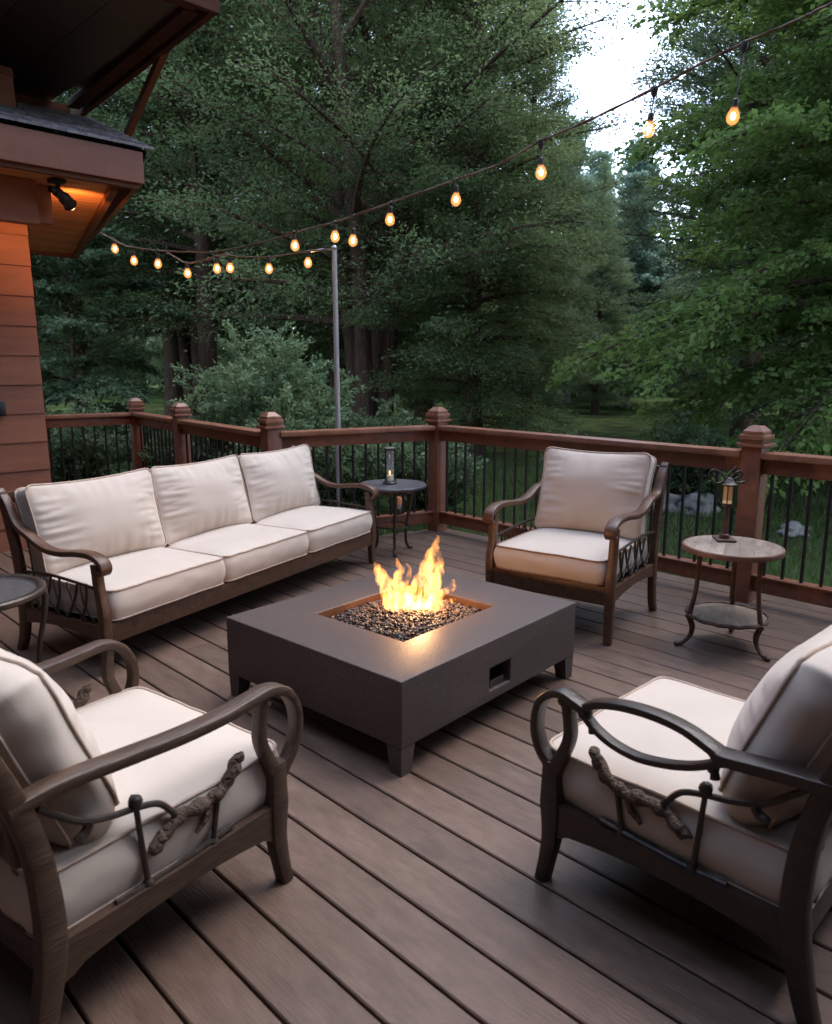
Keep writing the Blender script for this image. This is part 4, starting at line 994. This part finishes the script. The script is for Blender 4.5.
T6 = make_tree('young_tree', 'low leafy green tree beside the house corner, left of the railing', (5.3, 13.9, GZ), 4.6, .07, .06, 1.6, round_, 34, 30000, .10, M['leaf_under'], M['trunk'], 77, pitch=(0, 55), droop=.3, flat=.6, dens=9, clump=.06)

gB = 'woodland trees behind the deck'
# (source, X, Y, turn, scale, label)
far = [
    (T4, 5.4, 17.0, 80, .95, 'dark woodland tree seen close to the roof brace at far left'),
    (T4, 9.6, 18.6, 150, 1.05, 'dark tree with a clear straight trunk above the middle of the sofa railing'),
    (T1, 11.3, 20.3, 30, 1.05, 'many-stemmed dark tree deep in the wood behind the left shrub'),
    (T4, 13.2, 16.2, 215, 1.1, 'dark woodland tree rising behind the string light pole'),
    (T2, 14.2, 13.9, 60, 1.12, 'dark feathery tree deep behind the tall many-stemmed tree'),
    (T2, 16.6, 12.4, 140, .95, 'dark feathery tree with low boughs left of the sky gap'),
    (T4, 18.5, 16.5, 20, 1.0, 'dark tree filling the wood behind the corner post'),
    (T5, 28.0, 18.8, 100, 1.0, 'hazy slim tree at the left side of the sky gap'),
    (T5, 35.5, 20.2, 200, 1.12, 'tallest hazy slim tree at the right side of the sky gap'),
    (T5, 27.5, 15.6, 290, .80, 'low hazy tree under the hanging bulbs at right'),
    (T4, 17.4, 6.9, 100, .92, 'dark leafy tree with a grey trunk behind the maple'),
    (T4, 22.0, 8.5, 260, .95, 'dark tree deep in the wood behind the right post'),
    (T3, 15.5, 2.2, 130, 1.0, 'broadleaf tree behind the maple at the right picture edge'),
    (T2, 23.5, 14.5, 10, .66, 'dark feathery tree on the left of the grass clearing'),
    (T4, 6.2, 23.5, 310, 1.15, 'dark tree deep in the wood beside the house'),
    (T2, 10.0, 25.5, 200, 1.2, 'dark feathery tree deep in the wood left of the pole'),
    (T4, 21.5, 23.0, 190, 1.1, 'dark tree deep in the wood above the rear railing'),
    (T2, 24.5, 8.3, 50, 1.18, 'dark feathery tree deep behind the maple and the right post'),
    (T4, 22.0, 4.6, 200, .95, 'dark tree deep behind the maple at the right picture edge'),
    (T1, 13.2, 24.2, 120, 1.1, 'many-stemmed dark tree deep in the wood between shrub and pole'),
    (T2, 15.2, 20.4, 33, 1.25, 'dark feathery tree deep in the wood just left of the pole'),
    (T2, 27.5, 11.8, 77, 1.0, 'dark feathery tree right of the grass clearing'),
]
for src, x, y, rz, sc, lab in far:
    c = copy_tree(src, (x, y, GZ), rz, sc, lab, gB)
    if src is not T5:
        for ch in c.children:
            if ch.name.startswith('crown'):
                ch.material_slots[0].link = 'OBJECT'; ch.material_slots[0].material = M['leaf_mid_hazed']

# shrubs
def shrub(name, label, loc, Rr, Hh, n, ls, mat, seed, group=None, stems=9):
    rng = np.random.default_rng(seed); rd = random.Random(seed); t = thing(name, label, 'shrub', loc, 0, group); wood = MB(); TW = []
    for s in range(stems):
        az = s*2.4+rd.random()*.5; rr_ = Rr*math.sqrt((s+.5)/stems)*rd.uniform(.7, 1.05); h = Hh*(1-.55*(rr_/Rr)**2)*rd.uniform(.8, 1.05)
        B = [Vector((math.cos(az)*rr_*q**.8, math.sin(az)*rr_*q**.8, h*q)) for q in (0, .25, .5, .75, 1)]
        wood.tube(B, [.016, .013, .010, .007, .003], 5, caps=False)
        m = int(10+h*9)
        for q in range(m):
            tt = .08+.92*(q+rd.random())/m; f2 = tt*4; i2 = min(int(f2), 3); st = B[i2].lerp(B[i2+1], f2-i2); a2 = q*2.4+rd.random()
            el = rd.uniform(.05, .75); L = Rr*.42*(1.05-.7*tt)*rd.uniform(.6, 1.2)+.07; en = Vector((math.cos(a2)*math.cos(el), math.sin(a2)*math.cos(el), math.sin(el)))*L
            TW.append((st, en, .35+.35*tt+rd.gauss(0, .12))); wood.tube([st, st+en], [.005, .0015], 3, caps=False)
    wood.build('stems', M['trunk'], t)
    lens = np.array([e.length for _, e, _ in TW]); cnt = np.maximum(3, n*lens/lens.sum()).astype(int)
    S = np.repeat(np.array([a for a, _, _ in TW]), cnt, axis=0); E_ = np.repeat(np.array([a for _, a, _ in TW]), cnt, axis=0); tn = np.repeat(np.array([x for _, _, x in TW]), cnt)
    u = rng.random(len(S)); P = S+E_*u[:, None]+rng.normal(0, .022, S.shape); D = E_/np.linalg.norm(E_, axis=1, keepdims=True)+rng.normal(0, .7, S.shape); D[:, 2] += .1
    leaves('foliage', P, D, ls, mat, t, rng, tilt=.6, tints=tn, aspect=.5)
    return t
shrub('leafy_shrub', 'big pale green shrub with pointed shoots behind the left railing', (5.25, 7.85, GZ), 1.40, 2.12, 60000, .050, M['leaf_shrub'], 5, stems=22)
SH = shrub('low_shrub', 'low dark green bush against the railing behind the dark side table', (5.0, 6.0, GZ), .75, 1.15, 12000, .05, M['leaf_under'], 8, 'low bushes outside the railing', stems=12)
for x, y, rz, sc, lab in ((4.6, 6.7, 50, 1.0, 'low dark bush behind the sofa railing nearest the pole'), (4.35, 8.0, 110, 1.05, 'low dark bush behind the railing post above the sofa'), (3.6, 9.7, 200, 1.15, 'low dark bush behind the short railing by the house'), (5.75, 5.5, 260, .95, 'low dark bush just outside the corner post'), (7.6, 4.9, 20, .8, 'low dark bush beyond the rear armchair, away from the railing'), (8.6, 3.9, 310, 1.0, 'dark bush behind the pale stones beyond the wooden table'), (6.4, 7.2, 160, 1.1, 'dark bush beneath the big pale shrub')):
    copy_tree(SH, (x, y, GZ), rz, sc, lab, 'low bushes outside the railing')

# far wood: one mass of foliage
rng = np.random.default_rng(99); n = 230000
th_ = rng.uniform(R(-30), R(125), n); lump = rng.integers(0, 460, n)
lth = rng.uniform(R(-30), R(125), 460); lrd = rng.uniform(40, 66, 460); lh = rng.uniform(.5, 9, 460); lr = rng.uniform(2.4, 5.4, 460)
gap_ = np.abs(lth-R(29)) < R(9); lh[gap_] = rng.uniform(1, 5.5, gap_.sum())
c_ = np.stack([np.cos(lth)*lrd, np.sin(lth)*lrd, lh], 1)
v = rng.normal(0, 1, (n, 3)); v /= np.linalg.norm(v, axis=1, keepdims=True); v *= (rng.random(n)**.4)[:, None]*lr[lump][:, None]*np.array([1, 1, 1.25])
P = c_[lump]+v; P[:, 2] = np.maximum(P[:, 2], GZ); D = v+rng.normal(0, 1, v.shape)
fo = leaves('distant_woodland', P, D, .55, M['leaf_mid_hazed'], None, rng, tilt=.9, aspect=.5, tints=.3+.4*rng.random(460)[lump])
tag(fo, 'far mass of dark woodland foliage beyond the trees', 'woodland', kind='stuff')

# grass outside the deck
rng = np.random.default_rng(12); n = 150000
d_ = rng.random(n)**1.6*7; along = rng.uniform(-3, 9, n)
P = np.stack([5.02+d_, along, np.full(n, GZ)], 1)
m_ = rng.random(n) < .25
P[m_, 0] = rng.uniform(3.5, 6, m_.sum()); P[m_, 1] = 5.25+rng.random(m_.sum())*4
keep = ~((P[:, 1] > 4.6) & (P[:, 1] < 5.16-.3*(P[:, 0]-3.455)+.15) & (P[:, 0] < 5.0)) & ~((P[:, 0] < 3.95+.0*P[:, 1]) & (P[:, 1] < 8.8) & (P[:, 0] < 3.5+(P[:, 1]-5.1)*.125))
P = P[keep]; D = rng.normal(0, .45, P.shape); D[:, 2] = 1
go = leaves('grass', P, D, .085, M['grass'], None, rng, tilt=3, aspect=.07, jitter=.35)
tag(go, 'short green grass growing just outside the deck railing', 'grass', kind='stuff')

# stones beyond the railing; the last one stands in for an unidentified object
for i, (x, y, s, lab) in enumerate(((8.1, 4.15, .26, 'pale grey boulder beyond the railing left of the wooden table lamp'), (8.35, 3.75, .20, 'smaller pale stone right of the grey boulder beyond the railing'), (7.75, 2.47, .14, 'pale rounded stand-in for a blue-white object beyond the railing, right of the wooden table'))):
    b = MB(); b.ball((0, 0, s*.35), s, 4, (1.25, 1, .72), rough=.55, seed=i+2); o = b.build('boulder', M['stone'], ang=180); o.location = (x, y, GZ); tag(o, lab, 'stone', 'pale stones beyond the railing')
